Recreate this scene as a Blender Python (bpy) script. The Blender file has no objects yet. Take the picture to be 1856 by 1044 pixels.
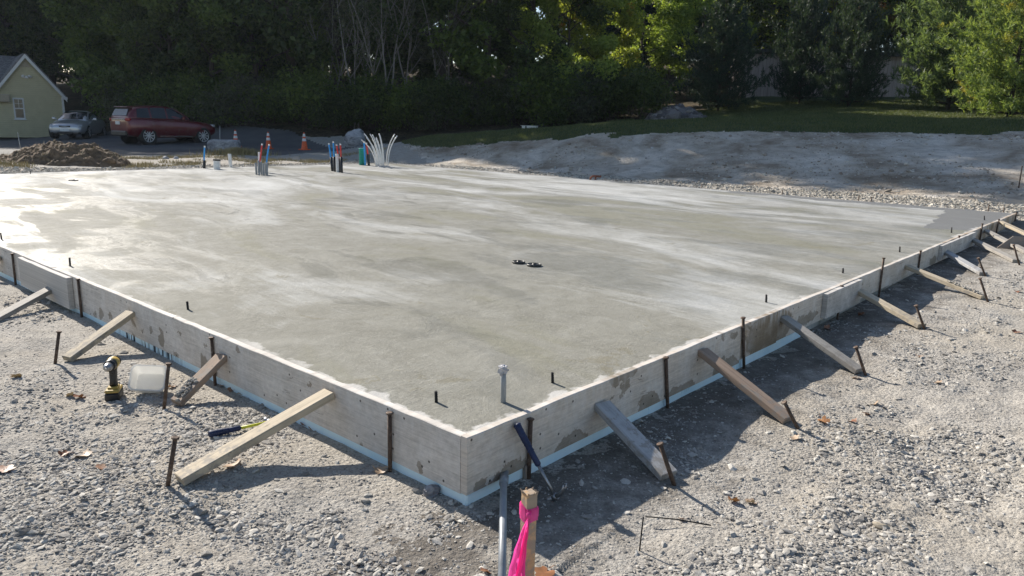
import bpy, bmesh, math, random
import numpy as np
from math import sin, cos, pi, radians, hypot, atan2
from mathutils import Vector, Matrix

SC = bpy.context.scene
COL = SC.collection
R = random.Random(7)
RS = np.random.RandomState(11)

# ------------------------------------------------------------------ camera
CAM = Vector((0, 0, 1.625))
F, PITCH, ROLL = 1355.283, -0.215354, 0.02378
_p = Matrix(((1, 0, 0), (0, cos(PITCH), -sin(PITCH)), (0, sin(PITCH), cos(PITCH))))
_b = Matrix(((1, 0, 0), (0, 0, -1), (0, 1, 0)))
_r = Matrix(((cos(ROLL), -sin(ROLL), 0), (sin(ROLL), cos(ROLL), 0), (0, 0, 1)))
CM = _p @ _b @ _r
cam = bpy.data.cameras.new('camera')
cam.sensor_width = 36
cam.lens = F / 1856 * 36
cam.clip_start = 0.05
cam.clip_end = 2000
cam_o = bpy.data.objects.new('camera', cam)
COL.objects.link(cam_o)
cam_o.matrix_world = Matrix.Translation(CAM) @ CM.to_4x4()
SC.camera = cam_o

# ------------------------------------------------------------------ light
SUN_AZ, SUN_EL = radians(-42.5), radians(32.5)      # azimuth from +Y, clockwise
w = bpy.data.worlds.new('World')
SC.world = w
w.use_nodes = True
nt = w.node_tree
sky = nt.nodes.new('ShaderNodeTexSky')
sky.sky_type = 'NISHITA'
sky.sun_disc = False
sky.sun_elevation = SUN_EL
sky.sun_rotation = SUN_AZ
sky.air_density = 1.0
sky.dust_density = 0.6
nt.links.new(sky.outputs[0], nt.nodes['Background'].inputs[0])
nt.nodes['Background'].inputs[1].default_value = 0.08
sl = bpy.data.lights.new('sun', 'SUN')
sl.energy = 4.9
sl.angle = radians(0.5)
sl.color = (1.0, 0.93, 0.83)
sun = bpy.data.objects.new('sun', sl)
COL.objects.link(sun)
sdir = Vector((sin(SUN_AZ) * cos(SUN_EL), cos(SUN_AZ) * cos(SUN_EL), sin(SUN_EL)))
sun.rotation_euler = sdir.to_track_quat('Z', 'Y').to_euler()
sun.location = (-30, 30, 30)
SC.view_settings.view_transform = 'Standard'
SC.view_settings.look = 'None'
SC.view_settings.exposure = 0.74
SC.view_settings.gamma = 1
SC.cycles.max_bounces = 6
SC.cycles.transparent_max_bounces = 6
SC.cycles.caustics_reflective = False
SC.cycles.caustics_refractive = False


# ------------------------------------------------------------------ helpers
def ray(px, py):
    return CM @ Vector(((px - 928) / F, -(py - 522) / F, -1))


def at(px, py, z=0.0):
    d = ray(px, py)
    return CAM + d * ((z - CAM.z) / d.z)


def at_depth(px, py, Y):
    d = ray(px, py)
    return CAM + d * (Y / d.y)


TH = 0.725478
UU = Vector((sin(TH), cos(TH), 0))
WW = Vector((-cos(TH), sin(TH), 0))
TOP = 0.325
A = Vector((-0.1774, 3.0042, 0))
LA, LB = 13.245, 17.09
ROTS = pi / 2 - TH


def sl_pt(s, t, z=0.0):
    return A + UU * s + WW * t + Vector((0, 0, z))


def st_of(p):
    d = Vector((p[0], p[1], 0)) - A
    return d.dot(UU), d.dot(WW)


def on_face(px, py, side, off=0.0):
    """point where the pixel's ray meets the outer plane of the form on the 'L' (s=-off) or 'R' (t=-off) side"""
    n = UU if side == 'L' else WW
    d = ray(px, py)
    k = ((A - n * off) - CAM).dot(n) / d.dot(n)
    return CAM + d * k


# ---- value noise
def _h(ix, iy, seed):
    n = (ix.astype(np.int64) * 374761393 + iy.astype(np.int64) * 668265263 + seed * 1274126177) & 0xffffffff
    n = ((n ^ (n >> 13)) * 1274126177) & 0xffffffff
    return ((n ^ (n >> 16)) & 0xffff) / 65535.0


def vnoise(x, y, seed=0):
    x = np.asarray(x, float)
    y = np.asarray(y, float)
    ix, iy = np.floor(x), np.floor(y)
    fx, fy = x - ix, y - iy
    fx = fx * fx * (3 - 2 * fx)
    fy = fy * fy * (3 - 2 * fy)
    a = _h(ix, iy, seed)
    b = _h(ix + 1, iy, seed)
    c = _h(ix, iy + 1, seed)
    d = _h(ix + 1, iy + 1, seed)
    return (a * (1 - fx) + b * fx) * (1 - fy) + (c * (1 - fx) + d * fx) * fy


def fbm(x, y, sc, seed=0, oct=4):
    v, a, t = 0, 1.0, 0
    for i in range(oct):
        v = v + a * (vnoise(np.asarray(x) * sc * 2 ** i, np.asarray(y) * sc * 2 ** i, seed + i) - 0.5)
        t += a
        a *= 0.5
    return v / t


# ---- terrain: thin plate spline through surveyed points
CP = []
for t in (-1.2, 0, 3, 6, 10, 14, 19):
    CP.append((*sl_pt(-0.3, t).xy, 0.0))
    CP.append((*sl_pt(-3.5, t).xy, 0.0))
for s, z in ((0, 0), (2, 0.0), (4, 0.02), (5.5, 0.05), (7.5, 0.09), (9.5, 0.12), (13, 0.17)):
    CP.append((*sl_pt(s, -0.3).xy, z))
    CP.append((*sl_pt(s, -2.5).xy, z + 0.02))
    CP.append((*sl_pt(s, -6).xy, z + 0.08))
for t in (0.5, 4, 8, 12, 16.5):
    CP.append((*sl_pt(LA + 0.3, t).xy, 0.285))
    CP.append((*sl_pt(LA + 1.2, t).xy, 0.31 + (0.04 if t < 9 else 0)))
for s in (1, 5, 9, 12.5):
    CP.append((*sl_pt(s, LB + 0.3).xy, 0.27))
    CP.append((*sl_pt(s, LB + 2.5).xy, 0.27))
for p in ((0, 0), (0, -12), (-8, -6), (8, -6), (-30, -20), (30, -20), (0, -60), (-80, -60), (80, -60)):
    CP.append((*p, 0.0))
for px, py, Y in (  # crest of the cut bank
        (770, 265, 27), (900, 256.5, 25.6), (1080, 247, 24.2), (1300, 238, 23.6), (1450, 237, 23), (1600, 238, 22.5), (1856, 240, 21), (2200, 248, 19.5),
        # lawn and slope above
        (760, 248, 31), (1000, 241, 31), (1118, 218, 37), (1250, 214, 37), (1400, 203, 37), (1600, 204, 33), (1750, 212, 31), (1900, 214, 29),
        (1600, 177, 44), (1380, 178, 44), (1850, 178, 42), (2200, 190, 40),
        (1000, 205, 43), (800, 215, 42), (600, 212, 41), (400, 210, 42),
        # drive and cars
        (272, 264, 32), (372, 260, 34), (552, 272, 31), (420, 276, 29), (150, 250, 38), (60, 248, 44), (-200, 252, 40), (645, 268, 33), (300, 238, 40)):
    p = at_depth(px, py, Y)
    CP.append((p.x, p.y, p.z))
for p in ((-60, 30, .6), (-60, 60, 3), (-25, 58, 3.0), (-40, 90, 6), (0, 60, 4.5), (20, 62, 6), (0, 95, 9), (45, 60, 7), (70, 30, 5), (60, 95, 10), (60, 0, 1)):
    CP.append(p)
CP = np.array(CP)
_S = 20.0


def _k(d2):
    return np.where(d2 > 1e-12, d2 * np.log(np.maximum(d2, 1e-12)) * 0.5, 0)


_n = len(CP)
_xy = CP[:, :2] / _S
_K = _k(((_xy[:, None] - _xy[None]) ** 2).sum(-1)) + np.eye(_n) * 2e-5
_P = np.hstack([np.ones((_n, 1)), _xy])
_M = np.block([[_K, _P], [_P.T, np.zeros((3, 3))]])
_W = np.linalg.solve(_M, np.concatenate([CP[:, 2], [0, 0, 0]]))


def tps(x, y):
    x = np.asarray(x, float).ravel()
    y = np.asarray(y, float).ravel()
    out = np.empty(len(x))
    for i in range(0, len(x), 20000):
        q = np.stack([x[i:i + 20000], y[i:i + 20000]], 1)
        rr = np.hypot(q[:, 0], q[:, 1])
        q = q * np.minimum(1, 110 / np.maximum(rr, 1e-6))[:, None] / _S
        d2 = ((q[:, None] - _xy[None]) ** 2).sum(-1)
        out[i:i + 20000] = _k(d2) @ _W[:_n] + _W[_n] + q @ _W[_n + 1:]
    return out


# ---- zones: world polygons surveyed from the photograph
def poly_px(pts):
    return [tuple(at_depth(*p).xy) for p in pts]


def inside(x, y, poly):
    c = np.zeros(len(x), bool)
    n = len(poly)
    for i in range(n):
        x0, y0 = poly[i]
        x1, y1 = poly[(i + 1) % n]
        if y0 == y1:
            continue
        m = ((y0 > y) != (y1 > y)) & (x < (x1 - x0) * (y - y0) / (y1 - y0) + x0)
        c ^= m
    return c


CREST = [(735, 268, 27.5), (770, 265.5, 27), (840, 260, 26.2), (900, 256.5, 25.6), (1000, 251, 24.8), (1080, 247, 24.2), (1300, 238, 23.6), (1450, 237, 23), (1600, 238, 22.5), (1856, 240, 21), (2300, 250, 19)]
UPPER = [(2300, 170, 42), (1856, 172, 44), (1600, 171, 47), (1330, 176, 47), (1270, 205, 40), (1180, 213, 38.5), (1060, 224, 36), (1000, 239, 33), (850, 246, 31.5), (760, 247, 31), (722, 258, 30)]
LAWN = poly_px(CREST) + poly_px(UPPER)
FOOT = [tuple(sl_pt(LA + d, t).xy) for d, t in ((1.2, -9), (1.2, -3), (1.5, 0), (1.3, 3), (1.0, 6), (0.7, 9), (0.5, 12), (0.8, 15), (1.5, 17.3))]
BANK = FOOT + poly_px(CREST)
DRIVE = [(-46, 22), (-22, 25.5), (-14, 26.2), (-9.2, 27.0), (-6.6, 28.5), (-6.4, 31), (-8.5, 34), (-11, 37.5), (-15, 39.5), (-46, 52)]
WOODX = poly_px(list(reversed(UPPER)))


def zone(x, y):
    """0 gravel ground, 1 dirt bank, 2 lawn, 3 driveway, 4 wood floor"""
    jx = fbm(x, y, 1.3, 40) * 0.9
    jy = fbm(x, y, 1.3, 50) * 0.9
    z = np.zeros(len(x), int)
    wood = (y > 36.5 + jy) | ((y > 33 + jy) & (x > -7.5) & (x < 3)) | ((y > 30 + jy) & (x > -5.2) & (x < -4))
    z[wood] = 4
    z[inside(x, y, DRIVE)] = 3
    z[inside(x + jx, y + jy, LAWN)] = 2
    z[inside(x + jx, y + jy, BANK)] = 1
    far = (np.hypot(x, y) > 70) & (y > -1e9)
    z[far & (y > 20)] = 4
    return z


def height(x, y):
    x = np.asarray(x, float).ravel()
    y = np.asarray(y, float).ravel()
    h = tps(x, y)
    s = (x - A.x) * UU.x + (y - A.y) * UU.y
    t = (x - A.x) * WW.x + (y - A.y) * WW.y
    d = np.hypot(x, y)
    near = np.clip((14 - d) / 6, 0, 1)
    lump = fbm(x, y, 0.9, 3, 4) * 0.11 + np.maximum(0, fbm(x, y, 2.6, 9, 3)) * 0.075 + fbm(x, y, 8, 21, 4) * 0.05 * np.clip(.35 + 2.2 * fbm(x, y, 1.3, 27, 2), .1, 1.2)
    edge = np.clip(np.minimum(np.abs(s), np.abs(t)) / 0.5, 0.25, 1)
    h = h + lump * (0.25 + 0.75 * near) * np.where((s > -.6) & (t > -.6), edge, 1)
    # right-hand gravel windrow
    h = h + 0.085 * np.exp(-((t + 2.35 + 0.25 * np.sin(s * 1.7)) / 0.55) ** 2) * np.clip((s + 0.9) / 0.8, 0, 1) * np.clip((7 - s) / 3, 0, 1)
    far = np.clip((d - 14) / 8, 0, 1)
    h = h + (fbm(x, y, 0.35, 70, 4) * 0.30 + fbm(x, y, 1.7, 75, 4) * np.where(s > LA + .9, .08, .05)) * far * np.where((s > LA + .9) | (t > LB + 2), 1, 0) * np.where(inside(x, y, DRIVE), .15, 1)
    ins = (s > 0.12) & (t > 0.12) & (s < LA - 0.12) & (t < LB - 0.12)
    h = np.where(ins, -0.35, h)
    return h


def gz(x, y):
    return float(height([x], [y])[0])


def on_ground(px, py):
    """march the pixel's ray to the terrain"""
    d = ray(px, py)
    ts = np.linspace(0.5, 60, 4000)
    P = np.array(CAM)[None] + np.array(d)[None] * ts[:, None]
    k = np.argmax(P[:, 2] < tps(P[:, 0], P[:, 1]))
    p = CAM + d * ts[k]
    return Vector((p.x, p.y, gz(p.x, p.y)))


# ---- object helpers
def tag(o, label=None, cat=None, group=None, kind=None):
    if label:
        o['label'] = label
    if cat:
        o['category'] = cat
    if group:
        o['group'] = group
    if kind:
        o['kind'] = kind
    return o


def empty(name, loc=(0, 0, 0), rz=0.0):
    o = bpy.data.objects.new(name, None)
    o.empty_display_size = 0.1
    COL.objects.link(o)
    o.location = loc
    o.rotation_euler.z = rz
    return o


KIDS = {}


def link(o, parent=None):
    COL.objects.link(o)
    if parent is not None:
        o.parent = parent
        KIDS.setdefault(parent.name, []).append(o)
    return o


def copy_tree(o, parent=None):
    c = o.copy()
    link(c, parent)
    for ch in KIDS.get(o.name, []):
        copy_tree(ch, c)
    return c


class MB:
    def __init__(self):
        self.v, self.f, self.s = [], [], []

    def add(self, vs, fs, smooth=False):
        b = len(self.v)
        self.v += [tuple(p) for p in vs]
        self.f += [tuple(b + i for i in q) for q in fs]
        self.s += [smooth] * len(fs)
        return self

    def box(self, c, d, rz=0.0, m=None, bev=0.0):
        x, y, z = d[0] / 2, d[1] / 2, d[2] / 2
        if bev <= 0:
            vs = [Vector((i * x, j * y, k * z)) for k in (-1, 1) for j in (-1, 1) for i in (-1, 1)]
            fs = [(0, 2, 3, 1), (4, 5, 7, 6), (0, 1, 5, 4), (2, 6, 7, 3), (0, 4, 6, 2), (1, 3, 7, 5)]
        else:
            b = min(bev, x * .9, y * .9, z * .9)
            bm = bmesh.new()
            bmesh.ops.create_cube(bm, size=1)
            for q in bm.verts:
                q.co = Vector((q.co.x * d[0], q.co.y * d[1], q.co.z * d[2]))
            bmesh.ops.bevel(bm, geom=bm.edges[:] + bm.verts[:], offset=b, segments=1, affect='EDGES')
            bm.verts.index_update()
            vs = [q.co.copy() for q in bm.verts]
            fs = [[q.index for q in f.verts] for f in bm.faces]
            bm.free()
        if isinstance(rz, Matrix):
            m, rz = rz, 0.0
        M = m or Matrix.Rotation(rz, 3, 'Z')
        return self.add([M @ q + Vector(c) for q in vs], fs)

    def tube(self, pts, rad, n=8, cap=True, smooth=True):
        pts = [Vector(p) for p in pts]
        if not hasattr(rad, '__len__'):
            rad = [rad] * len(pts)
        vs, fs = [], []
        t0 = (pts[1] - pts[0]).normalized()
        ref = Vector((0, 0, 1)) if abs(t0.z) < 0.9 else Vector((1, 0, 0))
        a = t0.cross(ref).normalized()
        for i, p in enumerate(pts):
            t = (pts[min(i + 1, len(pts) - 1)] - pts[max(i - 1, 0)]).normalized()
            a = (a - t * a.dot(t)).normalized()
            b = t.cross(a)
            for k in range(n):
                an = 2 * pi * k / n
                vs.append(p + (a * cos(an) + b * sin(an)) * rad[i])
        for i in range(len(pts) - 1):
            for k in range(n):
                k2 = (k + 1) % n
                fs.append((i * n + k, i * n + k2, (i + 1) * n + k2, (i + 1) * n + k))
        self.add(vs, fs, smooth)
        if cap:
            b = len(self.v) - len(vs)
            self.f.append(tuple(b + k for k in range(n))[::-1])
            self.f.append(tuple(b + (len(pts) - 1) * n + k for k in range(n)))
            self.s += [False, False]
        return self

    def lathe(self, prof, n=16, m=None, c=(0, 0, 0), smooth=True):
        """prof: (r, z) list about local Z"""
        vs, fs = [], []
        for r, z in prof:
            for k in range(n):
                vs.append(Vector((r * cos(2 * pi * k / n), r * sin(2 * pi * k / n), z)))
        for i in range(len(prof) - 1):
            for k in range(n):
                k2 = (k + 1) % n
                fs.append((i * n + k, i * n + k2, (i + 1) * n + k2, (i + 1) * n + k))
        fs.append(tuple(range(n))[::-1])
        fs.append(tuple((len(prof) - 1) * n + k for k in range(n)))
        M = m or Matrix.Identity(3)
        return self.add([M @ q + Vector(c) for q in vs], fs, smooth)

    def prism(self, outline, axis_m, depth, c=(0, 0, 0)):
        """outline in local XZ, extruded along local Y from 0 to depth"""
        n = len(outline)
        vs = [Vector((x, 0, z)) for x, z in outline] + [Vector((x, depth, z)) for x, z in outline]
        fs = [tuple(range(n)), tuple(range(2 * n - 1, n - 1, -1))] + [(i, i + n, (i + 1) % n + n, (i + 1) % n) for i in range(n)]
        return self.add([axis_m @ q + Vector(c) for q in vs], fs)

    def build(self, name, mat, parent=None, loc=None, rz=0.0, autosmooth=None):
        me = bpy.data.meshes.new(name)
        vs = self.v
        if loc is not None and parent is None:
            L = Vector(loc)
            Mi = Matrix.Rotation(-rz, 3, 'Z')
            vs = [Mi @ (Vector(q) - L) for q in vs]
        me.from_pydata([tuple(q) for q in vs], [], self.f)
        me.polygons.foreach_set('use_smooth', self.s)
        bm = bmesh.new()
        bm.from_mesh(me)
        bmesh.ops.recalc_face_normals(bm, faces=bm.faces)
        bm.to_mesh(me)
        bm.free()
        me.materials.append(mat)
        o = bpy.data.objects.new(name, me)
        if loc is not None and parent is None:
            o.location = loc
            o.rotation_euler.z = rz
        return link(o, parent)


def np_mesh(name, verts, faces, mat, smooth=False, parent=None):
    """faces: (n,k) array of one polygon size"""
    verts = np.ascontiguousarray(verts, np.float32)
    faces = np.ascontiguousarray(faces, np.int32)
    me = bpy.data.meshes.new(name)
    me.vertices.add(len(verts))
    me.vertices.foreach_set('co', verts.ravel())
    n, k = faces.shape
    me.loops.add(n * k)
    me.loops.foreach_set('vertex_index', faces.ravel())
    me.polygons.add(n)
    me.polygons.foreach_set('loop_start', np.arange(n, dtype=np.int32) * k)
    me.polygons.foreach_set('use_smooth', np.full(n, smooth))
    me.update(calc_edges=True)
    me.validate()
    if mat:
        me.materials.append(mat)
    o = bpy.data.objects.new(name, me)
    return link(o, parent)


# ------------------------------------------------------------------ materials
class G:
    def __init__(s, name):
        s.m = bpy.data.materials.new(name)
        s.m.use_nodes = True
        s.nt = s.m.node_tree
        s.b = s.nt.nodes['Principled BSDF']
        s.out = s.nt.nodes['Material Output']

    def n(s, typ, props=None, **inp):
        nd = s.nt.nodes.new('ShaderNode' + typ)
        for k, v in (props or {}).items():
            setattr(nd, k, v)
        for k, v in inp.items():
            s.set(nd.inputs[int(k[1:]) if k[0] == 'i' and k[1:].isdigit() else k.replace('_', ' ')], v)
        return nd

    def set(s, sock, v):
        if isinstance(v, bpy.types.NodeSocket):
            s.nt.links.new(v, sock)
        elif isinstance(v, bpy.types.Node):
            s.nt.links.new(v.outputs[0], sock)
        elif hasattr(v, '__len__') and sock.type == 'RGBA' and len(v) == 3:
            sock.default_value = (*v, 1)
        else:
            sock.default_value = v

    def coord(s, scale=(1, 1, 1), offset=True):
        tc = s.n('TexCoord')
        o = tc.outputs['Object']
        if offset:
            oi = s.n('ObjectInfo')
            o = s.n('VectorMath', {'operation': 'MULTIPLY_ADD'}, i0=oi.outputs['Location'], i1=(7.3, 3.1, 5.7), i2=o)
            rnd = s.n('Math', {'operation': 'MULTIPLY'}, i0=oi.outputs['Random'], i1=37.0)
            o = s.n('VectorMath', {'operation': 'ADD'}, i0=o, i1=rnd)
        return s.n('Mapping', Vector=o, Scale=scale).outputs[0]

    def noise(s, vec, scale, detail=4, rough=0.55, dist=0.0):
        return s.n('TexNoise', Vector=vec, Scale=scale, Detail=detail, Roughness=rough, Distortion=dist).outputs[0]

    def voro(s, vec, scale, feature='F1', rnd=1.0):
        return s.n('TexVoronoi', {'feature': feature}, Vector=vec, Scale=scale, Randomness=rnd)

    def ramp(s, fac, stops):
        nd = s.n('ValToRGB', Fac=fac)
        cr = nd.color_ramp
        while len(cr.elements) < len(stops):
            cr.elements.new(0.5)
        for e, (p, c) in zip(cr.elements, stops):
            e.position = p
            e.color = (*c, 1) if hasattr(c, '__len__') else (c, c, c, 1)
        return nd.outputs[0]

    def mix(s, fac, a, b, blend='MIX'):
        nd = s.n('Mix', {'data_type': 'RGBA', 'blend_type': blend})
        s.set(nd.inputs[0], fac)
        s.set(nd.inputs[6], a)
        s.set(nd.inputs[7], b)
        return nd.outputs[2]

    def math(s, op, a, b=0.0, clamp=False):
        return s.n('Math', {'operation': op, 'use_clamp': clamp}, i0=a, i1=b).outputs[0]

    def bump(s, h, strength=0.5, dist=0.01, normal=None):
        nd = s.n('Bump', Height=h, Strength=strength, Distance=dist)
        if normal is not None:
            s.set(nd.inputs['Normal'], normal)
        return nd.outputs[0]

    def fin(s, color=None, rough=None, normal=None, metal=None, spec=None):
        for k, v in (('Base Color', color), ('Roughness', rough), ('Normal', normal), ('Metallic', metal), ('Specular IOR Level', spec)):
            if v is not None:
                s.set(s.b.inputs[k], v)
        return s.m


def plain(name, col, rough=0.6, var=0.12, scale=20, metal=0.0, bump=0.0, spec=None, stretch=(1, 1, 1)):
    g = G(name)
    c = g.coord(stretch)
    n = g.noise(c, scale, 5, 0.65)
    lo = tuple(max(0, q * (1 - 2.2 * var)) for q in col)
    hi = tuple(q * (1 + 1.6 * var) for q in col)
    co = g.ramp(n, [(0.3, lo), (0.7, hi)])
    ro = g.math('ADD', rough, g.math('MULTIPLY', g.math('SUBTRACT', n, 0.5), 0.25), True)
    nm = g.bump(n, bump, 0.005) if bump else None
    return g.fin(co, ro, nm, metal, spec)


def m_ground():
    g = G('gravel_soil')
    c = g.coord(offset=False)
    big = g.noise(c, 0.8, 5, 0.6)
    mid = g.noise(c, 6, 6, 0.7)
    fine = g.noise(c, 60, 6, 0.75)
    v = g.voro(c, 110)
    v2 = g.voro(g.n('Mapping', Vector=c, Scale=(1, 1, .4)).outputs[0], 46)
    co = g.ramp(mid, [(0.28, (0.31, 0.288, 0.255)), (0.5, (0.405, 0.38, 0.342)), (0.72, (0.48, 0.452, 0.405))])
    co = g.mix(g.ramp(big, [(0.45, 0.0), (0.65, 0.6)]), co, (0.435, 0.385, 0.31))
    grain = g.ramp(v.outputs['Color'], [(0.1, 0.72), (0.5, 1.0), (0.9, 1.2)])
    co = g.mix(0.6, co, grain, 'MULTIPLY')
    # dark crumbs, strengthened to paint in shadowed gaps between stones
    co = g.mix(g.ramp(fine, [(0.34, 0.85), (0.485, 0.0)]), co, (0.13, 0.12, 0.11))
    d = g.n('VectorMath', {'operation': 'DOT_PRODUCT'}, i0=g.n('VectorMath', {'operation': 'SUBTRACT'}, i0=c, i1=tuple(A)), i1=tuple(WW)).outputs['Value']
    damp = g.math('ADD', g.math('MULTIPLY', d, -1.0), g.math('MULTIPLY', g.math('SUBTRACT', mid, 0.5), 1.4))  # damp soil along the right-hand form, painted wider to deepen the shade there
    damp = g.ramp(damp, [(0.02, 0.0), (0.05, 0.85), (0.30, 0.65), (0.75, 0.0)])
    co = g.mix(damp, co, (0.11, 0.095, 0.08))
    hgt = g.math('ADD', g.math('MULTIPLY', v.outputs['Distance'], -0.35), g.math('MULTIPLY', v2.outputs['Distance'], -0.8))
    hgt = g.math('ADD', hgt, g.math('MULTIPLY', fine, 1.1))
    return g.fin(co, 0.95, g.bump(hgt, 0.8, 0.011), spec=0.15)


def m_stone(name, lo, mid, hi):
    g = G(name)
    geo = g.n('NewGeometry')
    c = g.coord(offset=False)
    r = geo.outputs['Random Per Island']
    co = g.ramp(r, [(0.0, lo), (0.45, mid), (0.85, hi), (1.0, tuple(q * 1.12 for q in hi))])
    n = g.noise(c, 120, 3, 0.7)
    co = g.mix(0.5, co, g.ramp(n, [(0.3, 0.6), (0.7, 1.2)]), 'MULTIPLY')
    return g.fin(co, 0.85, g.bump(n, 0.4, 0.003), spec=0.08)


def m_bank():
    g = G('bank_dirt')
    c = g.coord(offset=False)
    a = g.noise(c, 0.55, 6, 0.62, 0.6)
    b = g.noise(c, 3.2, 6, 0.7, 0.3)
    co = g.ramp(a, [(0.34, (0.28, 0.225, 0.17)), (0.47, (0.47, 0.415, 0.345)), (0.62, (0.66, 0.61, 0.54))])
    co = g.mix(0.65, co, g.ramp(b, [(0.25, 0.45), (0.5, 1.0), (0.75, 1.3)]), 'MULTIPLY')
    sp = g.voro(c, 9)
    co = g.mix(g.ramp(sp.outputs['Distance'], [(0.08, 0.7), (0.16, 0.0)]), co, (0.07, 0.06, 0.05))
    h = g.math('ADD', b, g.math('MULTIPLY', g.noise(c, 14, 5, 0.7), 0.5))
    return g.fin(co, 0.95, g.bump(h, 1.0, 0.10), spec=0.05)


def m_lawn():
    g = G('lawn_turf')
    c = g.coord(offset=False)
    a = g.noise(c, 0.8, 5)
    b = g.noise(c, 14, 5, 0.7)
    co = g.ramp(a, [(0.3, (0.058, 0.08, 0.038)), (0.6, (0.10, 0.122, 0.055)), (0.8, (0.15, 0.15, 0.075))])
    co = g.mix(0.8, co, g.ramp(b, [(0.25, 0.5), (0.7, 1.4)]), 'MULTIPLY')
    return g.fin(co, 0.9, g.bump(b, 1.0, 0.06), spec=0.1)


def m_drive():
    g = G('driveway_asphalt')
    c = g.coord(offset=False)
    a = g.noise(c, 0.6, 4)
    b = g.noise(c, 40, 4, 0.7)
    co = g.ramp(a, [(0.3, (0.08, 0.08, 0.085)), (0.7, (0.135, 0.132, 0.13))])
    co = g.mix(0.5, co, g.ramp(b, [(0.3, 0.6), (0.7, 1.3)]), 'MULTIPLY')
    return g.fin(co, 0.85, g.bump(b, 0.4, 0.01), spec=0.3)


def m_wood_floor():
    g = G('leaf_litter')
    c = g.coord(offset=False)
    a = g.noise(c, 0.9, 5)
    v = g.voro(c, 9)
    co = g.ramp(a, [(0.3, (0.035, 0.03, 0.018)), (0.7, (0.09, 0.07, 0.045))])
    co = g.mix(0.7, co, g.ramp(v.outputs['Color'], [(0.2, 0.5), (0.8, 1.5)]), 'MULTIPLY')
    return g.fin(co, 0.95, g.bump(v.outputs['Distance'], 0.7, 0.05), spec=0.1)


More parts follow.
